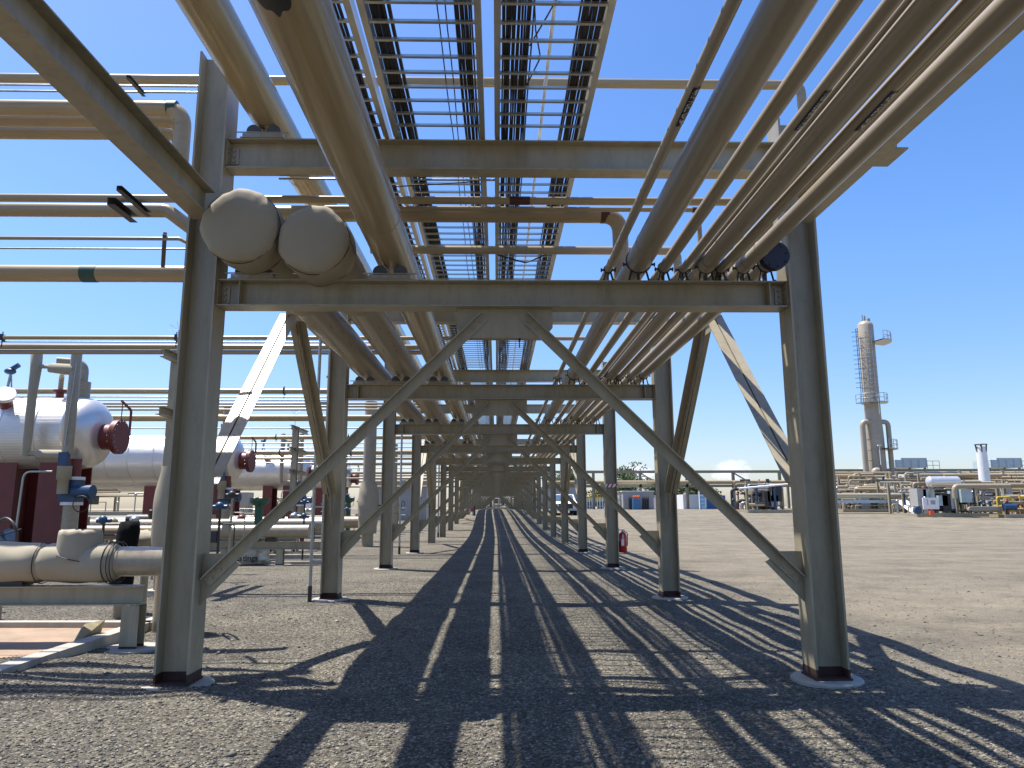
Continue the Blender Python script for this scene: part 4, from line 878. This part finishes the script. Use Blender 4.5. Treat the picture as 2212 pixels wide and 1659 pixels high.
for k in (-.35, .35): MB().box((p.x + k, 66.53, terr(66.5) + .3), (.05, .05, .65)).build('leg', M['galv'], br_)
# ------------------------------------------------------------------ vehicles
def car(px, py, Y, label, length=5.2, w=2.0, facing=1, truck=True, name='pickup_truck'):
    p = at(px, py, Y); x, z = p.x, terr(Y); t = thing(name, label, 'truck' if truck else 'car', (x, Y, z))
    hw = w / 2
    if truck:
        prof = [(-.05, .55), (0, 1.05), (.25, 1.15), (1.25, 1.25), (1.95, 1.88), (3.2, 1.92), (3.45, 1.3), (5.4, 1.3), (5.4, .55)]
    else:
        prof = [(0, .4), (.1, .8), (1.0, .95), (1.7, 1.42), (3.1, 1.42), (4.0, .98), (4.5, .9), (4.5, .4)]
    if facing: vs = lambda s, hh: [(x + s * hw * (1 if b < 1.3 else .84), Y + a, z + b) for a, b in prof]
    else: vs = lambda s, hh: [(x + a - 2, Y + s * hw * (1 if b < 1.0 else .84), z + b) for a, b in prof]
    n = len(prof); m = MB().add(vs(-1, 0) + vs(1, 0), [(i, (i + 1) % n, n + (i + 1) % n, n + i) for i in range(n)] + [tuple(range(n - 1, -1, -1)), tuple(range(n, 2 * n))])
    m.build('body', M['white'], t)
    if facing:
        MB().poly([(x - hw * .80, Y + 1.28, z + 1.31), (x + hw * .80, Y + 1.28, z + 1.31), (x + hw * .74, Y + 1.86, z + 1.83), (x - hw * .74, Y + 1.86, z + 1.83)], (0, -.03, .02)).build('windscreen', M['glass'], t)
        MB().bb((x - .62, Y - .09, z + .62), (x + .62, Y - .055, z + 1.02)).build('grille', M['dark'], t); MB().bb((x - hw, Y - .16, z + .42), (x + hw, Y - .06, z + .58)).build('bumper', M['galv'], t)
        for s in (-1, 1):
            MB().bb((x + s * .66, Y - .085, z + .72), (x + s * .94, Y - .055, z + .96)).build('headlight', M['alu'], t); MB().bb((x + s * (hw + .05), Y + 1.35, z + 1.25), (x + s * (hw + .25), Y + 1.45, z + 1.5)).build('mirror', M['dark'], t)
        wh = [(x + s * (hw - .14), Y + a) for s in (-1, 1) for a in (.85, 4.3)]
        for wx, wy in wh: MB().cyl((wx - .14, wy, z + .40), (wx + .14, wy, z + .40), .40, 20).build('wheel', M['tyre'], t)
    else:
        MB().poly([(x - .85, Y - hw * .86, z + 1.0), (x + 1.6, Y - hw * .86, z + 1.0), (x + 1.05, Y - hw * .85, z + 1.36), (x - .3, Y - hw * .85, z + 1.36)], (0, -.02, 0)).build('side_window', M['glass'], t)
        for a in (-1.2, 1.6):
            for s in (-1, 1): MB().cyl((x + a, Y + s * (hw - .1) - .1, z + .32), (x + a, Y + s * (hw - .1) + .1, z + .32), .32, 18).build('wheel', M['tyre'], t)
car(1222, 1100, 66, 'white pickup truck facing the camera behind the right columns', w=2.1)
car(672, 1090, 72, 'white car parked beyond the silver vessels on the left', facing=0, truck=False, name='parked_car')

# ------------------------------------------------------------------ fire extinguisher, hazard tape on the right columns
x3 = 3.05 + .16; y3 = FY[3] - .05; t = thing('fire_extinguisher', 'red fire extinguisher hung on the third right column', 'extinguisher', (x3 + .11, y3, .5))
xe = x3 + .125
MB().tube([(xe, y3, .42), (xe, y3, .44), (xe, y3, .86), (xe, y3, .93), (xe, y3, .97)], [.095, .11, .11, .085, .03], 22).build('cylinder', M['redbright'], t)
MB().cyl((xe, y3, .96), (xe, y3, 1.01), .028, 10).box((xe - .02, y3 - .02, 1.02), (.15, .03, .025)).build('valve_head', M['galv'], t)
MB().tube(round_path([(xe + .03, y3 - .02, .99), (xe + .125, y3 - .04, .93), (xe + .115, y3 - .05, .6)], .06), .012, 6).build('hose', M['dark'], t)
MB().box((xe - .02, y3 - .111, .69), (.075, .006, .17)).build('instruction_label', M['white'], t); MB().box((xe - .01, y3 - .112, .84), (.022, .004, .13)).build('gauge_tag', M['white'], t)
MB().box((x3 + .012, y3, .9), (.02, .1, .35)).build('bracket', M['galv'], t)
hz = at(1331, 1049, FY[3] - .17); t = thing('hazard_tape', 'red and white striped tape around the third right column', 'tape', (3.05, FY[3] - .17, hz.z)); h = .045
MB().bb((2.885, FY[3] - .165, hz.z - h), (3.215, FY[3] - .160, hz.z + h)).build('white_backing', M['white'], t)
m = MB()
for k in range(3): x = 2.90 + k * .115; m.poly([(x, FY[3] - .1665, hz.z - h), (x + .05, FY[3] - .1665, hz.z - h), (x + .10, FY[3] - .1665, hz.z + h), (x + .05, FY[3] - .1665, hz.z + h)], (0, -.002, 0))
m.build('red_stripes', M['redbright'], t)

# ------------------------------------------------------------------ far right: generic process clutter
def skid(name, label, cat, px0, px1, Y, ybot, ytop, seed, depth=6, npipe=14, nvert=10, mats=('pipe_x', 'pipe_r', 'galv'), base=True, group=None, boxes=2, vessels=1, elev=0.):
    g = random.Random(seed); z0 = terr(Y) + elev; x0, x1 = at(px0, 1050, Y).x, at(px1, 1050, Y).x; zt = at(px0, ytop, Y).z; H = zt - z0
    t = thing(name, label, cat, ((x0 + x1) / 2, Y, z0), group)
    if base: MB().bb((x0, Y - .2, z0), (x1, Y + depth, z0 + .28)).build('base_frame', M['steel'], t)
    for i in range(max(2, int((x1 - x0) / 3.2)) + 1):
        x = x0 + (x1 - x0) * i / max(2, int((x1 - x0) / 3.2)); yu = Y + g.choice((0, depth)); MB().ibeam((x, yu, z0 + .28), (x, yu, z0 + H * g.uniform(.85, 1)), (1, 0, 0), .2, .2).build('upright', M['steel'], t)
    for i in range(npipe):
        r = g.choice((.05, .07, .1, .14, .18)) * (1 if Y < 90 else 1.25); z = z0 + .45 + (H - .6) * g.random(); y = Y + g.random() * depth; a = x0 + (x1 - x0) * g.random() * .6; b = a + (x1 - x0) * g.uniform(.2, .55); b = min(b, x1)
        pts = [(a, y, z), (b, y, z)]
        if g.random() < .7: pts.append((b, y, z0 + .3 if g.random() < .5 else min(zt, z + g.uniform(.5, 1.6))))
        if g.random() < .4: pts = [(a, y, z0 + .3)] + pts
        MB().tube(round_path(pts, r * 2.2, 5), r, 10).build('pipe', M[g.choice(mats)], t)
    for i in range(nvert):
        x = g.uniform(x0, x1); y = Y + g.random() * depth; h = H * g.uniform(.3, .9)
        MB().cyl((x, y, z0), (x, y, z0 + h), g.choice((.03, .06, .12)), 8).sphere((x, y, z0 + h), .16, 8, 5, (1, 1, .8)).build('valve_stem', M[g.choice(('galv', 'dark', 'steel', 'blue', 'red'))], t)
    for i in range(boxes):
        x = g.uniform(x0 + .8, x1 - .8); w = g.uniform(.5, 1.1); hh = g.uniform(.7, 1.6); zz = z0 + .3 + g.random() * H * .3
        MB().bb((x - w / 2, Y + .2, zz), (x + w / 2, Y + 1.4, zz + hh)).build('cabinet', M[g.choice(('panel', 'grey', 'dark', 'container'))], t)
    for i in range(vessels):
        x = g.uniform(x0 + 1.5, x1 - 1.5); z = z0 + H * g.uniform(.35, .7); r = g.uniform(.4, .6); m = MB().cyl((x - 1.3, Y + 1.5, z), (x + 1.3, Y + 1.5, z), r, 20); m.sphere((x - 1.3, Y + 1.5, z), r, 20, 10, (.5, 1, 1)).sphere((x + 1.3, Y + 1.5, z), r, 20, 10, (.5, 1, 1)); m.build('drum', M[g.choice(('head', 'pipe_r'))], t)
    return t
# compressor skid near right
sk = skid('compressor_skid', 'cluttered compressor skid with a silver drum on top at the right', 'process skid', 1972, 2152, 62, 1118, 1036, 5, 4, 34, 30, mats=('pipe_x', 'pipe_r', 'galv', 'dark', 'pipe_r'), boxes=6, vessels=0)
Y = 62; a, b = at(1998, 1041, Y), at(2062, 1041, Y); zc = at(2030, 1041, Y).z
m = MB().cyl((a.x + .2, Y - .3, zc), (b.x, Y - .3, zc), .46, 28); m.sphere((a.x + .2, Y - .3, zc), .46, 28, 12, (.55, 1, 1)).sphere((b.x, Y - .3, zc), .46, 28, 12, (.5, 1, 1)); m.build('silver_drum', M['head'], sk)
a, b = at(2000, 1075, 61.4), at(2028, 1100, 61.4); sg = MB().bb((a.x - .3, 61.4, b.z), (b.x + .05, 61.5, a.z)); so = sg.build('sign_board', M['white'], sk)
MB().bb((a.x + .05, 61.39, b.z + .35), (a.x + .12, 61.398, a.z - .15)).bb((a.x + .35, 61.39, b.z + .4), (a.x + .75, 61.398, a.z - .22)).build('sign_print', M['grey'], so)
p = at(1983, 1096, 61.2); MB().cyl((p.x, 61.2, p.z - .25), (p.x, 61.5, p.z - .25), .32, 18).build('blue_motor', M['blue'], sk)
p = at(2011, 1105, 61.2); MB().box((p.x, 61.2, p.z - .1), (.35, .3, .35)).build('orange_box', M['orange'], sk)
for px0, px1, yb, w in ((2060, 2180, 1050, .2), (2095, 2160, 1100, .22)):
    a, b = at(px0, yb, 60.5), at(px1, yb, 60.5); z = a.z; MB().tube(round_path([(a.x, 60.5, terr(60) + .6 if yb > 1060 else z - 1.0), (a.x, 60.5, z), (b.x, 60.5, z)], .4), w, 14).build('beige_duct', M['pipe_r'], sk)
p = at(2168, 1095, 60); bl = skid('pump_set', 'pump with blue motor and yellow guards at the right edge', 'process skid', 2160, 2290, 60, 1120, 1066, 9, 3, 18, 14, mats=('pipe_r', 'yellow', 'pipe_x'), boxes=1, vessels=0)
MB().cyl((p.x, 60, p.z), (p.x + 1.0, 60, p.z), .26, 18).build('blue_motor', M['blue'], bl)
skid('process_skid', 'dense pipe skid with white access frame right of the blue container', 'process skid', 1612, 1705, 70, 1095, 1032, 21, 5, 40, 30, mats=('pipe_x', 'pipe_r', 'galv', 'dark'), boxes=4)
skid('process_skid', 'pipework behind the base of the tall column tower', 'process skid', 1812, 1985, 78, 1095, 1020, 22, 5, 60, 30, mats=('pipe_x', 'pipe_r', 'steel'), boxes=2)
skid('process_skid', 'long pipework field behind the compressor skid on the right', 'process skid', 1985, 2330, 84, 1095, 1016, 23, 6, 90, 40, mats=('pipe_x', 'pipe_r', 'steel'), boxes=5, vessels=2)
skid('process_skid', 'pipework at the far left behind the vessels', 'process skid', -120, 330, 70, 1095, 1025, 25, 6, 26, 16, boxes=3, vessels=1)
skid('process_skid', 'low pipework between the vessels seen left of the second column', 'process skid', 470, 700, 58, 1100, 1060, 26, 5, 14, 10, boxes=2, vessels=0)
skid('process_skid', 'low brown and tan valves and pipes under the second silver vessel', 'process skid', 462, 640, 26.5, 1160, 1104, 31, 2.5, 16, 14, mats=('pipe_r', 'red', 'steel', 'galv'), boxes=0, vessels=0, base=False)
skid('process_skid', 'small valves and pipes between the nearest vessel and the left column', 'process skid', 190, 345, 23, 1160, 1110, 33, 2.5, 12, 12, mats=('pipe_r', 'steel', 'dark'), boxes=0, vessels=0, base=False)
skid('process_skid', 'near bank of tan pipes and valves left of the compressor skid', 'process skid', 1815, 1975, 71, 1095, 1040, 41, 4, 44, 24, mats=('pipe_x', 'pipe_r', 'galv', 'steel'), boxes=1, vessels=1)
skid('process_skid', 'bank of tan pipes behind the yellow pump guards at the right edge', 'process skid', 2085, 2330, 70, 1095, 1036, 43, 4, 50, 26, mats=('pipe_x', 'pipe_r', 'galv', 'steel'), boxes=3, vessels=1)
skid('process_skid', 'pale steel frames and panels closing the far end of the lane', 'process skid', 1010, 1105, 134, 1098, 1060, 27, 5, 30, 30, mats=('galv', 'pipe_r', 'white'), boxes=6)

# elevated pipe way across the right background
def pipeway(Y, px0, px1, zt, zb, label, posts=6.2, r=.2):
    x0, x1 = at(px0, 1040, Y).x, at(px1, 1040, Y).x; z0 = terr(Y)
    t = thing('elevated_pipeway', label, 'pipe rack', ((x0 + x1) / 2, Y, z0), 'pipe ways across the right background')
    MB().ibeam((x0, Y, zt), (x1, Y, zt), (0, 0, 1), .3, .3).build('top_beam', M['steel'], t); MB().ibeam((x0, Y, zb - .3), (x1, Y, zb - .3), (0, 0, 1), .3, .3).build('lower_beam', M['steel'], t)
    for k, dy in enumerate((0, .9)): MB().cyl((x0, Y - .4 + dy, zb + .12), (x1, Y - .4 + dy, zb + .12), r, 12).build('pipe', M['pipe_x'], t)
    x = x0; i = 0
    while x < x1:
        MB().ibeam((x, Y, z0), (x, Y, zt - .15), (1, 0, 0), .3, .3).build('post', M['steel'], t)
        if i % 2 == 0 and posts < 7: MB().ibeam((x + .15, Y, zb - .4), (x + posts * .3, Y, z0 + (zb - z0) * .45), (0, 0, 1), .14, .14).ibeam((x + .15, Y, zt - .2), (x + posts * .35, Y, zb + .1), (0, 0, 1), .14, .14).build('diagonal', M['steel'], t)
        x += posts * (1 if i % 2 else .45) if False else posts; i += 1
YP = 84; ztp, zbp = at(1500, 1019, YP).z, at(1500, 1044, YP).z
pipeway(YP, 1180, 1720, ztp, zbp, 'elevated tan pipe way crossing behind the right columns', 5.4)
pipeway(92, 1700, 2420, at(1900, 1016, 92).z, at(1900, 1040, 92).z, 'elevated pipe way behind the tall tower at the right', 8)
for i, (yp, Yd, mt) in enumerate(((1022, 88, 'pipe_x'), (1033, 87, 'pipe_r'), (1046, 86, 'pipe_x'), (1056, 80, 'pipe_r'), (1071, 68, 'pipe_r'))):
    a, b = at(1790, yp, Yd), at(2330 if i < 4 else 1975, yp, Yd)
    xline(a.x, b.x, a.z, Yd, .16 if i < 4 else .24, 'long tan pipe in the right background, number %s from the top' % ORD[i].replace('nearest', 'first'), mt, group='pipes in the right background')
a, b = at(1800, 1083, 67), at(1935, 1083, 67); tag(MB().bb((a.x, 67, a.z - .15), (b.x, 67.6, a.z + .1)).build('cable_duct', M['panel'], None), 'long pale duct low in front of the tower', 'duct')
a = at(1935, 1083, 66); b = at(1985, 1113, 64)
rm = MB().poly([(a.x, 66, a.z), (a.x + 1.1, 66, a.z), (b.x + .5, 63.6, terr(63.6) + .05), (b.x - .7, 63.6, terr(63.6) + .05)], (0, .08, .08)); tag(rm.build('access_ramp', M['white'], None), 'sloping white ramp left of the compressor skid', 'ramp')
for px, Y, lab in ((1652, 69, 'left'), (1720, 69, 'right')):
    p = at(px, 1060, Y); tag(MB().tube([(p.x - 2.4 if lab == 'left' else p.x, Y, at(px, 1055, Y).z), (p.x + 2.2, Y, at(px, 1046, Y).z)], .09, 8).build('sloping_pipe', M['white'], None), 'thin white pipe sloping upward over the dense skid, %s one' % lab, 'pipe', 'sloping white pipes')

# tower
def tower():
    Y = 90; p0 = at(1890, 1098, Y); z0 = terr(Y); x = at(1888, 1050, Y).x; ztop = at(1866, 694, Y).z; pxm = Y / FPX
    r = 17.5 * pxm * .95
    xb = x + .6
    t = thing('column_tower', 'tall tan process column with ladder and platforms on the right', 'tower', (xb, Y, z0))
    MB().tube([(xb, Y, z0), (xb, Y, z0 + 8.5), (xb, Y, z0 + 11.5), (xb, Y, ztop - .6), (xb, Y, ztop - .2), (xb, Y, ztop)], [r * 1.1, r * 1.1, r, r, r * .8, r * .3], 32).build('shell', M['tower'], t)
    m = MB()
    for z in np.arange(z0 + 2, ztop - 1, 1.3): m.ring((xb, Y, z), (0, 0, 1), r * (1.1 if z < z0 + 9 else 1.0) + .01, .025, 28, 4)
    m.build('jacket_band', M['tower'], t)
    def plat(z, a0, a1, w=1.1):
        N = 14; m = MB(); ri, ro = r + .05, r + w
        vs = [(xb + math.cos(q) * rr, Y + math.sin(q) * rr, z + dz) for dz in (0, .12) for q in np.linspace(a0, a1, N) for rr in (ri, ro)]
        fs = []
        for i in range(N - 1):
            for o in (0, 2 * N): fs.append((o + 2 * i, o + 2 * i + 1, o + 2 * i + 3, o + 2 * i + 2))
            fs.append((2 * i + 1, 2 * i + 3, 2 * N + 2 * i + 3, 2 * N + 2 * i + 1))
        pl = m.add(vs, fs).build('platform', M['galv'], t)
        h = MB()
        for dz in (.6, 1.15): h.tube([(xb + math.cos(q) * ro, Y + math.sin(q) * ro, z + dz) for q in np.linspace(a0, a1, N)], .035, 5)
        for q in np.linspace(a0, a1, N)[::2]: h.cyl((xb + math.cos(q) * ro, Y + math.sin(q) * ro, z), (xb + math.cos(q) * ro, Y + math.sin(q) * ro, z + 1.15), .035, 5)
        h.build('handrail', M['galv'], pl)
    plat(at(1890, 738, Y).z - .3, R(-75), R(20), 1.9); plat(at(1880, 872, Y).z, R(-190), R(10), .9); plat(at(1900, 972, Y).z, R(-80), R(30), 1.5)
    la = MB(); xl = xb - r - .35; yl = Y - .3
    for s in (-.22, .22): la.cyl((xl, yl + s, at(1880, 875, Y).z), (xl, yl + s, ztop - 1), .04, 5)
    for z in np.arange(at(1880, 875, Y).z, ztop - 1, .35): la.cyl((xl, yl - .22, z), (xl, yl + .22, z), .02, 4)
    for z in np.arange(at(1880, 875, Y).z + 2.2, ztop - 1, .6): la.ring((xl - .3, yl, z), (0, 0, 1), .35, .02, 12, 4)
    la.build('caged_ladder', M['blue'], t)
    cg = MB(); zc0 = at(1880, 868, Y).z
    for z in np.arange(zc0, ztop - 1.5, .55): cg.ring((xb - r * .35, Y - r * .94 - .35, z), (0, 0, 1), .38, .022, 12, 4)
    for q in range(5): cg.cyl((xb - r * .35 + .38 * math.cos(q * 1.25), Y - r * .94 - .35 + .38 * math.sin(q * 1.25), zc0), (xb - r * .35 + .38 * math.cos(q * 1.25), Y - r * .94 - .35 + .38 * math.sin(q * 1.25), ztop - 1.5), .022, 4)
    cg.build('ladder_cage', M['galv'], t)
    l2 = MB(); yl = Y - r - .15
    for s in (-.22, .22): l2.cyl((xb - .3 + s, yl, z0 + 1), (xb - .3 + s, yl, at(1890, 968, Y).z), .04, 5)
    for z in np.arange(z0 + 1, at(1890, 968, Y).z, .35): l2.cyl((xb - .52, yl, z), (xb - .08, yl, z), .02, 4)
    l2.build('front_ladder', M['galv'], t)
    zA = at(1862, 912, Y).z; MB().tube(round_path([(xb - .4, Y - .5, zA), (xb - r - .75, Y - .5, zA), (xb - r - .75, Y - .5, z0 + 1.5)], .6), .33, 14).build('down_pipe', M['tower'], t)
    MB().tube(round_path([(xb, Y - .4, zA), (xb + r + .65, Y - .4, zA), (xb + r + .65, Y - .4, z0 + 1.5)], .6), .3, 14).build('down_pipe', M['tower'], t)
    zB = at(1868, 1018, Y).z; MB().tube(round_path([(xb - .6, Y - 1.3, zB), (xb - r - .1, Y - 1.3, zB), (xb - r - .1, Y - 1.3, z0 + 2)], .5), .4, 14).build('down_pipe', M['tower'], t)
    MB().cyl((xb, Y, ztop - .1), (xb, Y, ztop + .7), .12, 8).cyl((xb + .5, Y, ztop - .3), (xb + .5, Y, ztop + .35), .2, 8).box((xb - .3, Y, ztop + .4), (.1, .1, .9)).build('top_nozzle', M['steel'], t)
    MB().cyl((xb, Y, z0 - .3), (xb, Y, z0 + .8), r * 1.35, 24).build('plinth', M['conc'], t)
    m = MB()
    for px, py in ((1895, 853), (1898, 962)): q = at(px, py, Y - 1.5); m.cyl((q.x, Y - 1.6, q.z - 2.4), (q.x, Y - 1.6, q.z), .05, 5).box((q.x, Y - 1.6, q.z), (.4, .3, .12))
    m.build('lamp_post', M['white'], t)
tower()
# white exhaust stack
Y = 80; a = at(2128, 1050, Y); zt = at(2128, 965, Y).z; t = thing('exhaust_stack', 'white round exhaust stack with dark top brackets at the right', 'stack', (a.x, Y, terr(Y)))
MB().tube([(a.x, Y, terr(Y)), (a.x, Y, a.z + 1), (a.x, Y, zt)], [.62, .56, .50], 24).build('stack_tube', M['white'], t)
m = MB()
for k in range(6): q = k * 1.05; m.cyl((a.x + .5 * math.cos(q), Y + .5 * math.sin(q), zt - .6), (a.x + .6 * math.cos(q), Y + .6 * math.sin(q), zt + .25), .06, 6)
m.ring((a.x, Y, zt + .25), (0, 0, 1), .62, .04, 18, 5).build('top_bracket', M['dark'], t)
for px0, px1, lab in ((1935, 2000, 'left'), (2142, 2205, 'right')):
    Y = 100; a, b = at(px0, 1010, Y), at(px1, 993, Y); t = thing('air_cooler', 'pale boxy air cooler on the skyline, %s of two' % lab, 'air cooler', ((a.x + b.x) / 2, Y, terr(Y)), 'air coolers on the skyline')
    MB().bb((a.x, Y, a.z), (b.x, Y + 4, b.z)).bb((a.x + .8, Y, b.z), (b.x + .1, Y + 4, b.z + .25)).build('fan_box', M['panel'], t)
    m = MB()
    for k in range(5): x = a.x + (b.x - a.x) * k / 4; m.bb((x - .1, Y - .03, a.z), (x + .1, Y, b.z))
    m.build('box_rib', M['galv'], t)
    for k in range(3): x = a.x + (b.x - a.x) * k / 2; MB().ibeam((x, Y + .5, terr(Y)), (x, Y + .5, a.z), (1, 0, 0), .25, .25).build('leg', M['steel'], t)
    h = MB()
    for zz in (.3, .9): h.cyl((b.x, Y, a.z + zz), (b.x + 1.8, Y, a.z + zz), .04, 5)
    for xx in (.1, .9, 1.8): h.cyl((b.x + xx, Y, a.z - .3), (b.x + xx, Y, a.z + .9), .04, 5)
    h.build('side_platform', M['galv'], t)

# containers, fence, bottles, trees
def box_thing(name, label, cat, px0, px1, ytop, Y, dep, mt, ribs=True, group=None, roof=None):
    a, b = at(px0, 1098, Y), at(px1, ytop, Y); z0 = terr(Y); t = thing(name, label, cat, ((a.x + b.x) / 2, Y, z0), group)
    MB().bb((a.x, Y, z0 - .3), (b.x, Y + dep, b.z)).build('body', M[mt], t)
    if ribs:
        m = MB(); n = int((b.x - a.x) / .3)
        for k in range(n): x = a.x + (k + .5) * (b.x - a.x) / n; m.bb((x - .05, Y - .03, z0), (x + .05, Y, b.z - .08))
        m.build('rib', M[mt], t)
    if roof: MB().bb((a.x - .1, Y - .1, b.z), (b.x + .1, Y + dep + .1, b.z + .1)).build('roof', M[roof], t)
    return a, b
a, b = box_thing('storage_container', 'grey ribbed container with gas bottles before it', 'container', 1346, 1411, 1062, 82, 5, 'container', roof='white')
zg = terr(80.5); rk = thing('bottle_rack', 'blue rack with orange tops in front of the grey container', 'rack', (at(1376, 1090, 80.5).x, 80.5, zg))
c, d = at(1368, 1090, 80.5), at(1383, 1078, 80.5)
MB().bb((c.x, 80.5, zg), (d.x, 81.2, zg + 1.1)).build('frame', M['bluebox'], rk)
for k in range(4): x = c.x + .1 + k * (d.x - c.x - .2) / 3; MB().sphere((x, 80.7, zg + 1.38), .11, 10, 6, (1, 1, 1.3)).cyl((x, 80.7, zg + 1.1), (x, 80.7, zg + 1.3), .04, 8).build('orange_top', M['orange'], rk)
for i, px in enumerate((1359, 1363, 1388, 1392, 1396, 1400)):
    p = at(px, 1090, 80.8); tag(MB().tube([(p.x, 80.8, zg), (p.x, 80.8, zg + 1.15), (p.x, 80.8, zg + 1.3), (p.x, 80.8, zg + 1.42)], [.11, .11, .06, .03], 10).build('gas_bottle', M['dark'], None), 'dark gas bottle standing against the grey container', 'gas bottle', 'gas bottles at the container')
box_thing('site_trailer', 'plain white trailer right of the grey container', 'trailer', 1476, 1532, 1068, 86, 3, 'white', ribs=False)
box_thing('site_trailer', 'white box sliver just right of the grey container', 'trailer', 1412, 1442, 1070, 90, 3, 'white', ribs=False)
box_thing('storage_container', 'blue ribbed container with white racking at its end', 'container', 1524, 1566, 1070, 84, 3, 'bluebox')
box_thing('storage_container', 'large grey block of cabins behind the white truck', 'container', 1150, 1262, 1052, 98, 5, 'grey')
a, b = at(1512, 1098, 82), at(1524, 1068, 82); m = MB(); z0 = terr(82)
for k in range(5): zz = z0 + .2 + k * .42; m.bb((a.x, 82, zz), (b.x, 82.3, zz + .05))
for x in (a.x, b.x): m.bb((x - .03, 82, z0), (x + .03, 82.3, z0 + 2.1))
tag(m.build('shelf_rack', M['white'], None), 'white open shelf rack leaning at the blue container', 'rack')
fe = thing('slat_fence', 'white upright slat fence beside the pickup truck', 'fence', (at(1285, 1090, 84).x, 84, terr(84))); x0, x1 = at(1266, 1090, 84).x, at(1345, 1090, 84).x
m = MB(); x = x0
while x < x1: m.bb((x, 84, terr(84)), (x + .14, 84.03, terr(84) + 1.25)); x += .3
m.build('slat', M['white'], fe); MB().bb((x0, 84.04, terr(84) + .3), (x1, 84.08, terr(84) + .4)).bb((x0, 84.04, terr(84) + .95), (x1, 84.08, terr(84) + 1.05)).build('rail', M['galv'], fe)
yl = thing('yellow_machine', 'yellow machine frame behind the slat fence', 'machine', (at(1280, 1080, 90).x, 90, terr(90))); xx = at(1282, 1080, 90).x; zz = terr(90)
MB().bb((xx - .9, 90, zz + .9), (xx + 1.2, 91, zz + 1.5)).bb((xx - .9, 90, zz + 1.7), (xx + 1.2, 90.1, zz + 1.8)).build('body', M['yellow'], yl); MB().cyl((xx - .5, 90, zz + .45), (xx - .5, 90.3, zz + .45), .45, 14).cyl((xx + .8, 90, zz + .45), (xx + .8, 90.3, zz + .45), .45, 14).build('wheel', M['tyre'], yl)
def tree(px, Y, h, w, label, seed):
    g = random.Random(seed); p = at(px, 1090, Y); z0 = terr(Y); t = thing('tree', label, 'tree', (p.x, Y, z0), 'trees beyond the yard')
    tr = MB().tube([(p.x, Y, z0 - .2), (p.x + .1, Y, z0 + h * .35), (p.x, Y, z0 + h * .7)], [.28, .2, .08], 8)
    for k in range(6): q = g.uniform(0, 6.28); tr.tube([(p.x, Y, z0 + h * (.3 + .06 * k)), (p.x + math.cos(q) * w * .35, Y + math.sin(q) * w * .35, z0 + h * (.5 + .06 * k))], [.1, .03], 5)
    tr.build('trunk', M['bark'], t)
    vs = []; fs = []; cl_ = [(g.gauss(0, .30) * w, g.gauss(0, .3) * w, h * g.uniform(.35, .92), g.uniform(.18, .32) * w) for _ in range(16)]
    for cx, cy, cz, cr in cl_:
        k = (1 - .5 * (cz / h)); cx *= k * 1.2
        for _ in range(130):
            a, b_ = g.uniform(0, 6.28), math.acos(g.uniform(-1, 1)); rr = cr * g.uniform(.55, 1.05); c = Vector((p.x + cx + rr * math.cos(a) * math.sin(b_), Y + cy + rr * math.sin(a) * math.sin(b_), z0 + cz + rr * math.cos(b_) * .8))
            u = Vector((g.uniform(-1, 1), g.uniform(-1, 1), g.uniform(-1, 1))).normalized() * .17; v = u.cross(Vector((g.uniform(-1, 1), g.uniform(-1, 1), g.uniform(-1, 1)))).normalized() * .12
            o = len(vs); vs += [c - u, c + v, c + u, c - v]; fs.append((o, o + 1, o + 2, o + 3))
    MB().add(vs, fs).build('crown', M['leaf'], t)
for i, (px, Y, h, w, lab) in enumerate(((1505, 98, 3.3, 3.6, 'rounded green tree above the white trailer'), (1340, 104, 4.6, 4.2, 'leafy tree behind the grey container, left side'), (1420, 106, 3.9, 3.6, 'leafy tree behind the grey container, right side'), (1300, 112, 3.0, 4.5, 'low bushy tree behind the slat fence'),
        (1192, 118, 6.0, 4.0, 'tree glimpsed between distant right columns'), (1232, 122, 6.6, 4.2, 'pointed tree glimpsed right of the pickup truck'), (1360, 118, 7.0, 5.5, 'treetop showing just above the elevated pipe way'), (1452, 124, 5.6, 4.4, 'tree far behind the second right column'))):
    tree(px, Y, h, w, lab, 40 + i)
